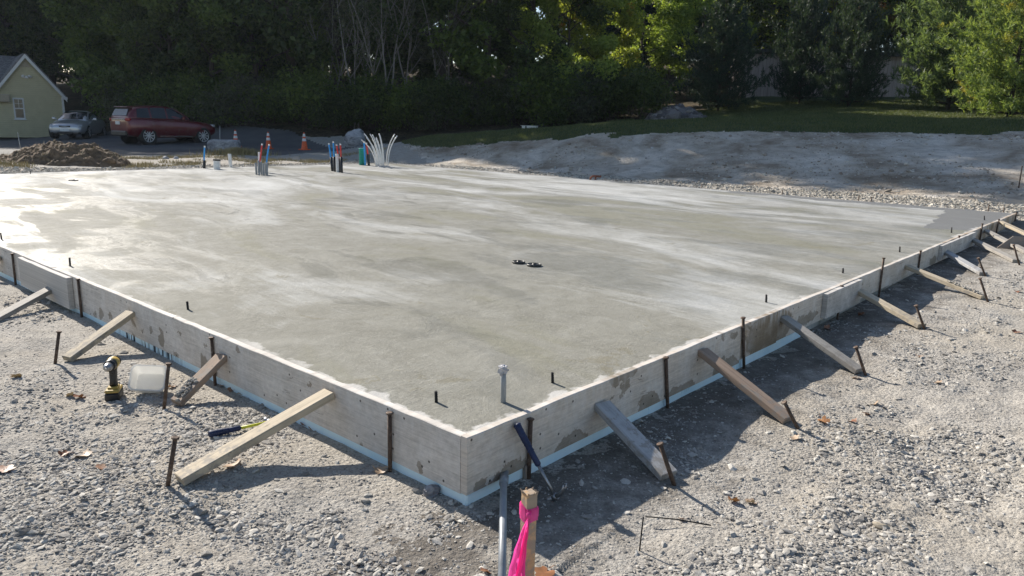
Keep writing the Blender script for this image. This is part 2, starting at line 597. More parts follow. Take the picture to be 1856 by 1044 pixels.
def m_slab():
    g = G('fresh_concrete')
    tc = g.n('TexCoord').outputs['Object']
    sep = g.n('SeparateXYZ', Vector=tc)
    S, T = sep.outputs[0], sep.outputs[1]
    c1 = g.n('Mapping', Vector=tc, Scale=(1, 1, 1), Rotation=(0, 0, 0.12)).outputs[0]
    c2 = g.n('Mapping', Vector=c1, Scale=(0.60, 0.26, 1)).outputs[0]
    patch = g.noise(c2, 1.1, 6, 0.6, 0.9)
    patch2 = g.noise(tc, 1.5, 7, 0.68, 1.0)
    c3 = g.n('Mapping', Vector=c1, Scale=(11, 1.1, 1)).outputs[0]
    trowel = g.noise(c3, 1.3, 6, 0.72, 0.5)
    med = g.noise(tc, 5, 6, 0.7, 0.6)
    fine = g.noise(tc, 30, 6, 0.75)
    cr = g.n('Mapping', Vector=c1, Scale=(1.0, 2.0, 1)).outputs[0]
    rip = g.math('ABSOLUTE', g.math('SUBTRACT', g.noise(cr, 17, 4, 0.6, 1.2), 0.5))
    grit = g.noise(tc, 160, 3, 0.7)
    # near the corner the paste is still buff; paler bleed-dried patches farther in
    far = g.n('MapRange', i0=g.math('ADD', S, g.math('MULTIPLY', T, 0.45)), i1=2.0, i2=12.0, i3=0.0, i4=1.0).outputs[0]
    buff = g.ramp(med, [(0.3, (0.225, 0.219, 0.187)), (0.55, (0.272, 0.266, 0.233)), (0.75, (0.315, 0.309, 0.275))])
    grey = g.ramp(med, [(0.3, (0.23, 0.228, 0.207)), (0.7, (0.305, 0.304, 0.288))])
    co = g.mix(far, buff, grey)
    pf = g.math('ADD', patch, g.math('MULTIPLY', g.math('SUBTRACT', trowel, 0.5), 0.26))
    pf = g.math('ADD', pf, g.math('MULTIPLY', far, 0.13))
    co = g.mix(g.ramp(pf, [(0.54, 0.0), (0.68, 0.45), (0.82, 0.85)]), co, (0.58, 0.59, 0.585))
    dk = g.math('ADD', patch, g.math('MULTIPLY', g.math('SUBTRACT', trowel, 0.5), 0.15))
    co = g.mix(g.ramp(dk, [(0.36, 0.55), (0.44, 0.0)]), co, (0.225, 0.22, 0.165))
    # olive wet blotches with ragged edges
    blot = g.math('ADD', patch2, g.math('MULTIPLY', g.math('SUBTRACT', fine, 0.5), 0.38))
    co = g.mix(g.ramp(blot, [(0.635, 0.0), (0.655, 0.48)]), co, (0.20, 0.182, 0.125))
    co = g.mix(0.4, co, g.ramp(fine, [(0.3, 0.84), (0.7, 1.1)]), 'MULTIPLY')
    co = g.mix(g.ramp(g.noise(tc, 2.2, 3), [(0.38, 0.10), (0.66, 0.85)]), co, g.ramp(rip, [(0.0, 0.64), (0.04, 0.97), (0.2, 1.08)]), 'MULTIPLY')
    # freshly floated dark grey strip by the far right corner
    wob = g.math('MULTIPLY', g.math('SUBTRACT', g.noise(tc, 1.1, 5, 0.6), 0.5), 2.6)
    m1 = g.math('LESS_THAN', g.math('ADD', T, g.math('MULTIPLY', wob, 0.22)), g.math('ADD', 0.72, g.math('MULTIPLY', g.math('SUBTRACT', S, 11.0), 0.12)))
    m1 = g.math('MULTIPLY', m1, g.math('GREATER_THAN', g.math('ADD', S, g.math('MULTIPLY', wob, 0.5)), 9.75))
    strip = g.math('LESS_THAN', g.math('ADD', g.math('SUBTRACT', LA, S), g.math('MULTIPLY', wob, 0.35)), 0.42)
    strip = g.math('MULTIPLY', strip, g.math('LESS_THAN', T, 5.2))
    fresh = g.math('MAXIMUM', m1, strip)
    co = g.mix(fresh, co, (0.185, 0.187, 0.187))
    # pale cement smears here and there along the near edges
    e = g.math('MINIMUM', S, T)
    en = g.noise(tc, 7, 4, 0.55)
    gate = g.ramp(g.noise(tc, 0.9, 3), [(0.47, 0.12), (0.60, 1.0)])
    corner = g.math('LESS_THAN', g.math('ADD', S, T), 0.85)
    gate = g.math('MAXIMUM', gate, corner)
    em = g.ramp(g.math('SUBTRACT', en, g.math('MULTIPLY', e, 4.2)), [(0.34, 0.0), (0.42, 1.0)])
    co = g.mix(g.math('MULTIPLY', g.math('MULTIPLY', em, gate), 0.75), co, (0.60, 0.585, 0.56))
    wn = g.math('ADD', g.noise(c2, 2.3, 5, 0.6, 0.8), g.math('MULTIPLY', g.math('SUBTRACT', trowel, 0.5), 0.2))
    ro = g.ramp(wn, [(0.40, 0.36), (0.50, 0.66), (0.7, 0.76)])
    ro = g.mix(fresh, ro, (0.6, 0.6, 0.6))
    ro = g.math('ADD', ro, g.math('MULTIPLY', g.math('SUBTRACT', fine, 0.5), 0.2), True)
    h = g.math('ADD', g.math('MULTIPLY', trowel, 0.35), g.math('ADD', g.math('MULTIPLY', fine, 0.5), g.math('MULTIPLY', grit, 0.2)))
    h = g.math('ADD', h, g.math('MULTIPLY', rip, 1.5))
    nm = g.bump(h, 0.55, 0.008)
    nm = g.bump(patch2, 0.25, 0.05, nm)
    return g.fin(co, ro, nm, spec=g.ramp(wn, [(0.40, 0.22), (0.50, 0.06)]))


def m_form(name, base, stain_amt=0.5, axis=0, blobs=(), plug=0.0):
    """form plywood: cement-washed, grain along its length, damp stains, screw holes and dents"""
    g = G(name)
    c = g.coord()
    tc = g.n('TexCoord').outputs['Object']
    sep = g.n('SeparateXYZ', Vector=tc)
    z = sep.outputs[2]
    oi = g.n('ObjectInfo')
    d0 = g.n('VectorMath', {'operation': 'DOT_PRODUCT'}, i0=g.n('VectorMath', {'operation': 'SUBTRACT'}, i0=oi.outputs['Location'], i1=tuple(A)), i1=tuple(UU if axis == 0 else WW)).outputs['Value']
    run = g.math('ADD', d0, sep.outputs[axis])
    P = g.n('CombineXYZ', i0=run, i1=z).outputs[0]
    cg = g.n('Mapping', Vector=P, Scale=(0.9, 22, 1)).outputs[0]
    gr = g.noise(cg, 2.0, 7, 0.75, 1.0)
    cg2 = g.n('Mapping', Vector=P, Scale=(2.5, 60, 1)).outputs[0]
    gr2 = g.noise(cg2, 2.0, 5, 0.7, 0.3)
    wash = g.noise(P, 4.5, 7, 0.7)
    mott = g.noise(P, 30, 5, 0.75)
    co = g.ramp(gr, [(0.28, tuple(q * 0.78 for q in base)), (0.5, base), (0.72, tuple(min(0.85, q * 1.15) for q in base))])
    co = g.mix(0.6, co, g.ramp(gr2, [(0.3, 0.66), (0.6, 1.1)]), 'MULTIPLY')
    co = g.mix(g.ramp(wash, [(0.45, 0.0), (0.66, 0.75)]), co, (0.70, 0.67, 0.635))
    co = g.mix(0.5, co, g.ramp(mott, [(0.3, 0.7), (0.6, 1.08)]), 'MULTIPLY')
    # cracks along the veneer
    crk = g.noise(g.n('Mapping', Vector=P, Scale=(0.6, 12, 1)).outputs[0], 1.4, 3, 0.5, 0.4)
    cm = g.math('LESS_THAN', g.math('ABSOLUTE', g.math('SUBTRACT', crk, 0.52)), 0.0035)
    cm = g.math('MULTIPLY', cm, g.ramp(g.noise(P, 1.3, 3), [(0.5, 0.0), (0.6, 1.0)]))
    co = g.mix(g.math('MULTIPLY', cm, 0.7), co, (0.12, 0.09, 0.07))
    st = g.noise(P, 2.4, 5, 0.5, 0.6)
    mask = g.ramp(st, [(0.665 - 0.07 * stain_amt, 0.0), (0.68 - 0.07 * stain_amt, 0.72)])
    if blobs:
        nz = g.n('TexNoise', Vector=P, Scale=11.0, Detail=6.0, Roughness=.65).outputs[1]
        Q = g.n('VectorMath', {'operation': 'MULTIPLY_ADD'}, i0=g.n('VectorMath', {'operation': 'SUBTRACT'}, i0=nz, i1=(.5, .5, .5)), i1=(.17, .14, 0), i2=P).outputs[0]
        best = None
        for (b0, b1, r0, r1) in blobs:
            q = g.n('VectorMath', {'operation': 'SUBTRACT'}, i0=Q, i1=(b0, b1, 0)).outputs[0]
            q = g.n('VectorMath', {'operation': 'MULTIPLY'}, i0=q, i1=(1 / r0, 1 / r1, 0)).outputs[0]
            q = g.n('VectorMath', {'operation': 'LENGTH'}, i0=q).outputs['Value']
            best = q if best is None else g.math('MINIMUM', best, q)
        bm_ = g.math('MULTIPLY', g.ramp(best, [(0.90, 0.8), (1.02, 0.0)]), g.ramp(wash, [(0.3, 1.0), (0.75, 0.55)]))
        edge = g.ramp(best, [(0.84, 0.0), (0.95, 0.5), (1.0, 0.0)])
        mask = g.math('MAXIMUM', mask, bm_)
        co = g.mix(edge, co, (0.20, 0.12, 0.07))
    co = g.mix(mask, co, (0.185, 0.15, 0.105))
    low = g.math('ADD', g.math('MULTIPLY', z, 5.2), g.noise(P, 1.7, 4, 0.55))
    thr = 0.62 if stain_amt > 0.5 else 0.36
    co = g.mix(g.ramp(low, [(thr + .13, 0.75 * min(1, stain_amt + .2)), (thr + 0.15, 0.0)]), co, (0.17, 0.145, 0.105))
    dr = g.noise(g.n('Mapping', Vector=P, Scale=(26, 1.6, 1)).outputs[0], 1.0, 5, 0.65, 0.2)
    dz = g.math('ADD', dr, g.math('MULTIPLY', g.math('SUBTRACT', z, 0.325), 1.5))
    dm = g.math('MULTIPLY', g.ramp(dz, [(0.46, 0.0), (0.52, 0.65)]), g.ramp(g.noise(P, 1.6, 3), [(0.42, 0.15), (0.6, 1.0)]))
    co = g.mix(dm, co, (0.64, 0.62, 0.585))
    v2 = g.n('TexVoronoi', {'voronoi_dimensions': '2D'}, Vector=P, Scale=8.0)
    pick = g.math('GREATER_THAN', g.n('SeparateColor', Color=v2.outputs['Color']).outputs[0], 0.62)
    co = g.mix(g.math('MULTIPLY', pick, g.ramp(v2.outputs['Distance'], [(0.04, 0.9), (0.06, 0.0)])), co, (0.05, 0.042, 0.038))
    h = g.math('ADD', g.math('ADD', gr, gr2), g.math('MULTIPLY', mott, 0.6))
    h = g.math('SUBTRACT', h, g.math('MULTIPLY', cm, 1.5))
    return g.fin(co, 0.8, g.bump(h, 0.5, 0.006), spec=0.2)


def m_lumber(name, base, wet=0.0):
    g = G(name)
    c = g.coord((1.2, 22, 22))
    gr = g.noise(c, 1.6, 6, 0.65, 0.8)
    c2 = g.coord()
    w2 = g.noise(c2, 7, 5, 0.6)
    co = g.ramp(gr, [(0.25, tuple(q * 0.62 for q in base)), (0.5, base), (0.78, tuple(min(.8, q * 1.25) for q in base))])
    co = g.mix(g.ramp(w2, [(0.55, 0.0), (0.72, 0.55)]), co, tuple(q * 0.5 for q in base))
    kn = g.voro(g.coord((3, 9, 9)), 1.6)
    co = g.mix(g.ramp(kn.outputs['Distance'], [(0.06, 0.7), (0.12, 0.0)]), co, tuple(q * 0.3 for q in base))
    fx = g.n('SeparateXYZ', Vector=g.n('TexCoord').outputs['Object']).outputs[0]
    sp = g.math('SUBTRACT', g.noise(c2, 22, 6, 0.7), g.math('MULTIPLY', fx, 0.30))
    co = g.mix(g.ramp(sp, [(0.44, 0.0), (0.52, 0.7)]), co, (0.26, 0.24, 0.215))
    spk = g.n('TexVoronoi', Vector=c2, Scale=26.0)
    co = g.mix(g.math('MULTIPLY', g.ramp(spk.outputs['Distance'], [(0.10, 0.7), (0.16, 0.0)]), g.ramp(g.noise(c2, 3, 2), [(0.5, 0.0), (0.6, 1.0)])), co, (0.16, 0.14, 0.12))
    return g.fin(co, 0.75, g.bump(gr, 0.5, 0.005), spec=0.2)


def m_rust():
    g = G('rusty_steel')
    c = g.coord()
    n = g.noise(c, 35, 5, 0.7)
    co = g.ramp(n, [(0.3, (0.045, 0.032, 0.026)), (0.55, (0.115, 0.075, 0.052)), (0.75, (0.26, 0.23, 0.20))])
    return g.fin(co, 0.7, g.bump(n, 0.5, 0.003), 0.35)


def m_foam():
    g = G('blue_foam')
    c = g.coord()
    n = g.noise(c, 6, 5, 0.65)
    z = g.n('SeparateXYZ', Vector=g.n('TexCoord').outputs['Object']).outputs[2]
    co = g.ramp(n, [(0.3, (0.60, 0.80, 0.90)), (0.7, (0.76, 0.90, 0.95))])
    cs = g.coord((26, 26, 1.2))
    drip = g.noise(cs, 1.0, 4, 0.6)
    big = g.noise(c, 0.8, 3)
    m = g.math('MULTIPLY', g.ramp(drip, [(0.5, 0.0), (0.54, 1.0)]), g.ramp(big, [(0.55, 0.0), (0.6, 1.0)]))
    co = g.mix(m, co, (0.03, 0.045, 0.06))
    dirt = g.math('ADD', g.math('MULTIPLY', z, 16), g.noise(c, 9, 4))
    co = g.mix(g.ramp(dirt, [(0.35, 0.8), (0.55, 0.0)]), co, (0.16, 0.15, 0.14))
    return g.fin(co, 0.7, g.bump(n, 0.2, 0.004), spec=0.25)


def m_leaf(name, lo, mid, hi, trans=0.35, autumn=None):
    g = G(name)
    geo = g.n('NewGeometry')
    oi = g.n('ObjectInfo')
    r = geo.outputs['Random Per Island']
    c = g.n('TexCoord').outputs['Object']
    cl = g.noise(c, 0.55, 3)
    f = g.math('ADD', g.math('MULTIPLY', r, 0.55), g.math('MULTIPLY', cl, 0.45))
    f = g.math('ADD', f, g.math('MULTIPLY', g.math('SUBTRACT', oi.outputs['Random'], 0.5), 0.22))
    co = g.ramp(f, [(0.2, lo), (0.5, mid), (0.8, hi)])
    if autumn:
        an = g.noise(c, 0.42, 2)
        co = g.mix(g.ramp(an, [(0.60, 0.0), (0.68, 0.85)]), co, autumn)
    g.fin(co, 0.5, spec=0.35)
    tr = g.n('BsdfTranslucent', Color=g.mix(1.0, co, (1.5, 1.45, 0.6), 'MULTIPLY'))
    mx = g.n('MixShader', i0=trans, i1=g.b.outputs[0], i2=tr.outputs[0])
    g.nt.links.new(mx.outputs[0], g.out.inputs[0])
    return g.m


def m_bark(name, a, b):
    g = G(name)
    c = g.coord((6, 6, 1.4))
    n = g.noise(c, 3, 6, 0.7)
    return g.fin(g.ramp(n, [(0.3, a), (0.7, b)]), 0.9, g.bump(n, 0.7, 0.02), spec=0.15)


def m_siding():
    g = G('yellow_siding')
    tc = g.n('TexCoord').outputs['Object']
    z = g.n('SeparateXYZ', Vector=tc).outputs[2]
    fr = g.math('FRACT', g.math('MULTIPLY', z, 1 / 0.115))
    n = g.noise(tc, 3, 4)
    co = g.ramp(n, [(0.3, (0.52, 0.475, 0.31)), (0.7, (0.60, 0.55, 0.37))])
    co = g.mix(g.ramp(fr, [(0.0, 0.55), (0.10, 0.0)]), co, (0.2, 0.18, 0.08))
    return g.fin(co, 0.6, g.bump(fr, 0.6, 0.03), spec=0.3)


def m_shingle(name, a, b):
    g = G(name)
    c = g.coord(offset=False)
    br = g.n('TexBrick', Vector=g.n('Mapping', Vector=c, Rotation=(0, 0, 0)).outputs[0], Scale=3.0, Color1=a, Color2=b, Mortar=tuple(q * .5 for q in a), Mortar_Size=0.02)
    n = g.noise(c, 8, 5, 0.7)
    return g.fin(g.mix(0.5, br.outputs[0], g.ramp(n, [(0.3, 0.6), (0.7, 1.3)]), 'MULTIPLY'), 0.85, spec=0.2)


def m_vert_siding():
    g = G('brown_panel_siding')
    c = g.coord(offset=False)
    x = g.n('SeparateXYZ', Vector=c).outputs[0]
    fr = g.math('FRACT', g.math('MULTIPLY', x, 1 / 0.2))
    n = g.noise(g.n('Mapping', Vector=c, Scale=(5, 5, 0.5)).outputs[0], 1.5, 5)
    co = g.ramp(n, [(0.3, (0.36, 0.31, 0.29)), (0.7, (0.47, 0.41, 0.39))])
    co = g.mix(g.ramp(fr, [(0.0, 0.7), (0.14, 0.0)]), co, (0.08, 0.055, 0.045))
    return g.fin(co, 0.7, g.bump(fr, 0.5, 0.03), spec=0.25)


def m_paint(name, col, metal=0.5, rough=0.25):
    g = G(name)
    c = g.coord()
    n = g.noise(c, 2.5, 5, 0.6)
    co = g.mix(g.ramp(n, [(0.5, 0.0), (0.8, 0.25)]), col, (0.25, 0.22, 0.2))
    g.fin(co, g.math('ADD', rough, g.math('MULTIPLY', n, 0.15)), None, metal)
    g.b.inputs['Coat Weight'].default_value = 0.8
    g.b.inputs['Coat Roughness'].default_value = 0.06
    return g.m


def m_glass(name, col=(0.015, 0.018, 0.022), rough=0.06):
    g = G(name)
    n = g.noise(g.coord(), 3, 3)
    return g.fin(g.ramp(n, [(0.3, col), (0.7, tuple(q * 1.5 for q in col))]), rough, spec=0.6)


def m_rock():
    g = G('boulder_rock')
    c = g.coord((1, 1, 2.0))
    n = g.noise(c, 2.2, 7, 0.7, 1.0)
    f = g.noise(c, 16, 5, 0.7)
    co = g.ramp(n, [(0.36, (0.13, 0.13, 0.145)), (0.5, (0.36, 0.36, 0.38)), (0.68, (0.56, 0.56, 0.57))])
    co = g.mix(0.4, co, g.ramp(f, [(0.3, 0.6), (0.7, 1.25)]), 'MULTIPLY')
    return g.fin(co, 0.85, g.bump(g.math('ADD', n, f), 0.7, 0.04), spec=0.25)


def m_clear_plastic():
    g = G('cloudy_plastic')
    n = g.noise(g.coord(), 12, 4)
    g.fin(g.ramp(n, [(0.3, (0.68, 0.68, 0.66)), (0.7, (0.82, 0.82, 0.8))]), 0.25, spec=0.5)
    tr = g.n('BsdfTranslucent', Color=(0.85, 0.85, 0.83, 1))
    mx = g.n('MixShader', i0=0.35, i1=g.b.outputs[0], i2=tr.outputs[0])
    tp = g.n('BsdfTransparent')
    m2 = g.n('MixShader', i0=0.22, i1=mx.outputs[0], i2=tp.outputs[0])
    g.nt.links.new(m2.outputs[0], g.out.inputs[0])
    return g.m


def m_ribbon():
    g = G('pink_flagging')
    n = g.noise(g.coord(), 14, 4)
    g.fin(g.ramp(n, [(0.3, (0.78, 0.06, 0.33)), (0.7, (0.90, 0.15, 0.48))]), 0.35, g.bump(n, 0.3, 0.004), spec=0.4)
    tr = g.n('BsdfTranslucent', Color=(1.0, 0.10, 0.48, 1))
    mx = g.n('MixShader', i0=0.45, i1=g.b.outputs[0], i2=tr.outputs[0])
    g.nt.links.new(mx.outputs[0], g.out.inputs[0])
    return g.m



def _blob(side, px, py, rx, ry):
    c = on_face(px, py, side, .038)
    e = on_face(px + rx, py - (0.4 * rx if side == 'R' else -0.41 * rx), side, .038)
    u = on_face(px, py - ry, side, .038)
    k = 0 if side == 'R' else 1
    return (st_of(c)[k], c.z, max(.012, abs(st_of(e)[k] - st_of(c)[k])), max(.012, abs(u.z - c.z)))


BR = [_blob('R', *q) for q in ((1131, 680, 24, 15), (1134, 702, 11, 9), (1107, 718, 4, 4), (1125, 717, 5, 3), (1036, 806, 28, 26), (1176, 742, 20, 34), (1232, 714, 26, 18), (925, 866, 36, 28), (872, 880, 12, 10), (1318, 668, 22, 18), (1395, 600, 40, 40), (1330, 605, 6, 7), (1352, 612, 7, 6), (1462, 578, 22, 10), (1310, 612, 5, 8), (1745, 440, 12, 8))]
BL = [_blob('L', *q) for q in ((293, 612, 5, 17), (274, 597, 4, 7), (257, 598, 2, 4), (183, 570, 4, 9), (200, 575, 3, 7), (172, 570, 3, 7), (430, 632, 4, 5), (320, 645, 6, 7), (372, 628, 3, 3), (325, 600, 3, 4), (560, 700, 4, 3), (760, 848, 5, 8))]
M = dict(
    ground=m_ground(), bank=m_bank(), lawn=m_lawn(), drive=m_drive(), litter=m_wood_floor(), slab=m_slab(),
    stone=m_stone('gravel_stone', (0.19, 0.18, 0.168), (0.365, 0.345, 0.315), (0.51, 0.485, 0.44)),
    pale_stone=m_stone('pale_gravel_stone', (0.24, 0.22, 0.19), (0.42, 0.385, 0.33), (0.56, 0.52, 0.45)),
    blue_stone=m_stone('pile_stone', (0.10, 0.095, 0.10), (0.18, 0.17, 0.175), (0.30, 0.28, 0.27)),
    form=m_form('form_plywood', (0.60, 0.555, 0.505), 0.1, 1, BL), form_r=m_form('far_form_plywood', (0.56, 0.50, 0.43), 0.3), form_damp=m_form('damp_form_plywood', (0.60, 0.535, 0.465), 0.25, 0, BR),
    form_brown=m_form('brown_form_plywood', (0.42, 0.32, 0.225), 0.9, 0, BR), form_grey=m_form('grey_form_plywood', (0.48, 0.455, 0.425), 0.3),
    lum_pale=m_lumber('pale_lumber', (0.50, 0.425, 0.315)), lum_grey=m_lumber('grey_lumber', (0.36, 0.335, 0.30)), lum_brown=m_lumber('brown_lumber', (0.33, 0.245, 0.185)),
    lum_blue=m_lumber('weathered_lumber', (0.40, 0.40, 0.40)), lum_stake=m_lumber('stake_lumber', (0.52, 0.34, 0.19)),
    rust=m_rust(), foam=m_foam(), rebar=plain('black_rebar', (0.018, 0.017, 0.017), 0.6, metal=0.3),
    black=plain('black_plastic', (0.014, 0.014, 0.015), 0.4), rubber=plain('tyre_rubber', (0.018, 0.018, 0.018), 0.75),
    pvc_grey=plain('grey_conduit', (0.27, 0.29, 0.31), 0.4, 0.1, 12), pvc_white=plain('white_pipe', (0.78, 0.77, 0.74), 0.35, 0.05),
    pipe_blue=plain('blue_pipe', (0.02, 0.30, 0.72), 0.35, 0.08), pipe_red=plain('red_pipe', (0.62, 0.035, 0.03), 0.35, 0.08), teal=plain('teal_plastic', (0.02, 0.36, 0.30), 0.45, 0.1),
    steel=plain('dull_steel', (0.35, 0.35, 0.36), 0.4, 0.15, 30, 0.9), yellow=plain('yellow_plastic', (0.42, 0.29, 0.07), 0.4, 0.1), lime=plain('lime_plastic', (0.65, 0.66, 0.03), 0.4, 0.1),
    navy=plain('navy_rubber', (0.012, 0.025, 0.085), 0.55, 0.15), tape=plain('torn_tape', (0.50, 0.49, 0.50), 0.6, 0.25, 40, bump=0.4),
    cone=plain('cone_orange', (0.78, 0.115, 0.02), 0.5, 0.15), band=plain('reflective_white', (0.75, 0.75, 0.75), 0.4, 0.08), white=plain('white_trim', (0.68, 0.68, 0.68), 0.5, 0.06),
    dirt=plain('loose_topsoil', (0.17, 0.115, 0.07), 0.95, 0.3, 9, bump=0.8), rock=m_rock(), straw=plain('dry_grass', (0.33, 0.27, 0.13), 0.8, 0.25, 3),
    leaf_dead=m_leaf('dead_leaf', (0.16, 0.07, 0.04), (0.25, 0.115, 0.065), (0.34, 0.2, 0.12), 0.05), leaf_orange=m_leaf('orange_leaf', (0.28, 0.10, 0.045), (0.36, 0.16, 0.07), (0.40, 0.23, 0.11), 0.05),
    leaf_tan=m_leaf('tan_leaf', (0.33, 0.24, 0.165), (0.41, 0.30, 0.21), (0.46, 0.36, 0.27), 0.04),
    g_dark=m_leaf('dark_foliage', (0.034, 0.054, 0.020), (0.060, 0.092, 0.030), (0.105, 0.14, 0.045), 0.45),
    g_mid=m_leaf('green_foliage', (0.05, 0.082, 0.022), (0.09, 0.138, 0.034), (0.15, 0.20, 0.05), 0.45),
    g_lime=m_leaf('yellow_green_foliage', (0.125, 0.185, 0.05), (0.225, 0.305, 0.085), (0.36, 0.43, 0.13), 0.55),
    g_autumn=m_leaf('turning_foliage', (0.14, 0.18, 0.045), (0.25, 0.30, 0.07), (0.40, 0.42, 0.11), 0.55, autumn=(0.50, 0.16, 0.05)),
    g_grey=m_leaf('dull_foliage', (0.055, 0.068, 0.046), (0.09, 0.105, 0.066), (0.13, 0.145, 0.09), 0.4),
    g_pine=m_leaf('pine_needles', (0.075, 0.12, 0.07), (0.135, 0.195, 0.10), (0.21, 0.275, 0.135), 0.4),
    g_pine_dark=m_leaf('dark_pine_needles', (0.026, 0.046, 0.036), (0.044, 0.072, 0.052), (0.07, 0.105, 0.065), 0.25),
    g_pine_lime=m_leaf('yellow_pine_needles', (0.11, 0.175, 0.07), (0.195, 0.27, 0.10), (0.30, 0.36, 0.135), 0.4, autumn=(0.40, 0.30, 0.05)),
    grass=m_leaf('grass_blade', (0.05, 0.075, 0.032), (0.09, 0.118, 0.048), (0.15, 0.155, 0.072), 0.3),
    bark=m_bark('tree_bark', (0.045, 0.037, 0.03), (0.11, 0.095, 0.08)), bark_pale=m_bark('pale_bark', (0.15, 0.14, 0.125), (0.30, 0.285, 0.26)),
    siding=m_siding(), shingle=m_shingle('grey_shingle', (0.17, 0.165, 0.165), (0.25, 0.24, 0.24)), panel=m_vert_siding(), roof_dark=plain('dark_roof_metal', (0.03, 0.032, 0.036), 0.5, 0.2, 2),
    silver=m_paint('silver_paint', (0.55, 0.56, 0.58), 0.6), maroon=m_paint('maroon_paint', (0.13, 0.007, 0.014), 0.35), glass=m_glass('tinted_glass'), window=m_glass('window_glass', (0.03, 0.035, 0.04), 0.1),
    lamp_red=plain('red_lens', (0.35, 0.01, 0.012), 0.15, 0.05), lamp_clear=plain('clear_lens', (0.55, 0.56, 0.58), 0.12, 0.08), chrome=plain('chrome', (0.7, 0.7, 0.72), 0.15, 0.05, metal=1.0),
    alloy=plain('alloy_rim', (0.62, 0.62, 0.64), 0.3, 0.05, metal=0.7), beige=plain('beige_metal', (0.42, 0.36, 0.27), 0.55, 0.1), plastic=m_clear_plastic(), pink=m_ribbon(), plate=plain('plate_white', (0.72, 0.73, 0.74), 0.4, 0.05),
    wire=plain('bright_wire', (0.5, 0.5, 0.48), 0.4, 0.1, metal=0.5),
)


# ================================================================== SETTING
def build_ground():
    an = np.concatenate([np.linspace(-180, -44, 60)[:-1], np.linspace(-44, 44, 430), np.linspace(44, 180, 60)[1:-1]])
    an = np.radians(an)
    rr = np.concatenate([[0.0001], np.geomspace(0.35, 2.1, 24), np.geomspace(2.1, 9, 330)[1:], np.geomspace(9, 55, 330)[1:], np.geomspace(55, 420, 45)[1:]])
    na, nr = len(an), len(rr)
    X = (rr[:, None] * np.sin(an)[None]).ravel()
    Y = (rr[:, None] * np.cos(an)[None]).ravel()
    Z = height(X, Y)
    V = np.stack([X, Y, Z], 1)
    i = np.arange(nr - 1)[:, None]
    k = np.arange(na)[None]
    k2 = (k + 1) % na
    Fq = np.stack([i * na + k, i * na + k2, (i + 1) * na + k2, (i + 1) * na + k], -1).reshape(-1, 4)[:, ::-1]
    C = V[Fq].mean(1)
    zn = zone(C[:, 0], C[:, 1])
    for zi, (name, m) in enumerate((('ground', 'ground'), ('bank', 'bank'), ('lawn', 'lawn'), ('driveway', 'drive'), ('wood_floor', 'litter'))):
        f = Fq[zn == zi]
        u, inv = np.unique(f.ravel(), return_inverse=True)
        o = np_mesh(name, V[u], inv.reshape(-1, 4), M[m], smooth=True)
        o['kind'] = 'structure'


build_ground()


def ico():
    bm = bmesh.new()
    bmesh.ops.create_icosphere(bm, subdivisions=1, radius=1)
    v = np.array([q.co[:] for q in bm.verts])
    f = np.array([[q.index for q in p.verts] for p in bm.faces])
    bm.free()
    return v, f


def stones(name, x, y, size, mat, z=None, flat=0.55, sink=0.25):
    """angular little stones as one stuff mesh"""
    n = len(x)
    v0, f0 = ico()
    nv = len(v0)
    z = height(x, y) if z is None else z
    jit = 1 + (RS.rand(n, nv, 1) - 0.5) * 0.75
    P = v0[None] * jit
    ax = np.stack([0.75 + RS.rand(n) * 0.75, 0.55 + RS.rand(n) * 0.5, flat * (0.6 + RS.rand(n) * 0.8)], 1)
    P = P * (ax * size[:, None])[:, None, :]
    a, b = RS.rand(n) * 2 * pi, (RS.rand(n) - 0.5) * 1.1
    ca, sa, cb, sb = np.cos(a), np.sin(a), np.cos(b), np.sin(b)
    x1 = P[..., 0] * cb[:, None] - P[..., 2] * sb[:, None]
    z1 = P[..., 0] * sb[:, None] + P[..., 2] * cb[:, None]
    x2 = x1 * ca[:, None] - P[..., 1] * sa[:, None]
    y2 = x1 * sa[:, None] + P[..., 1] * ca[:, None]
    V = np.stack([x2 + x[:, None], y2 + y[:, None], z1 + (z + size * flat * sink)[:, None]], -1).reshape(-1, 3)
    Fc = (f0[None] + (np.arange(n) * nv)[:, None, None]).reshape(-1, 3)
    return np_mesh(name, V, Fc, mat)


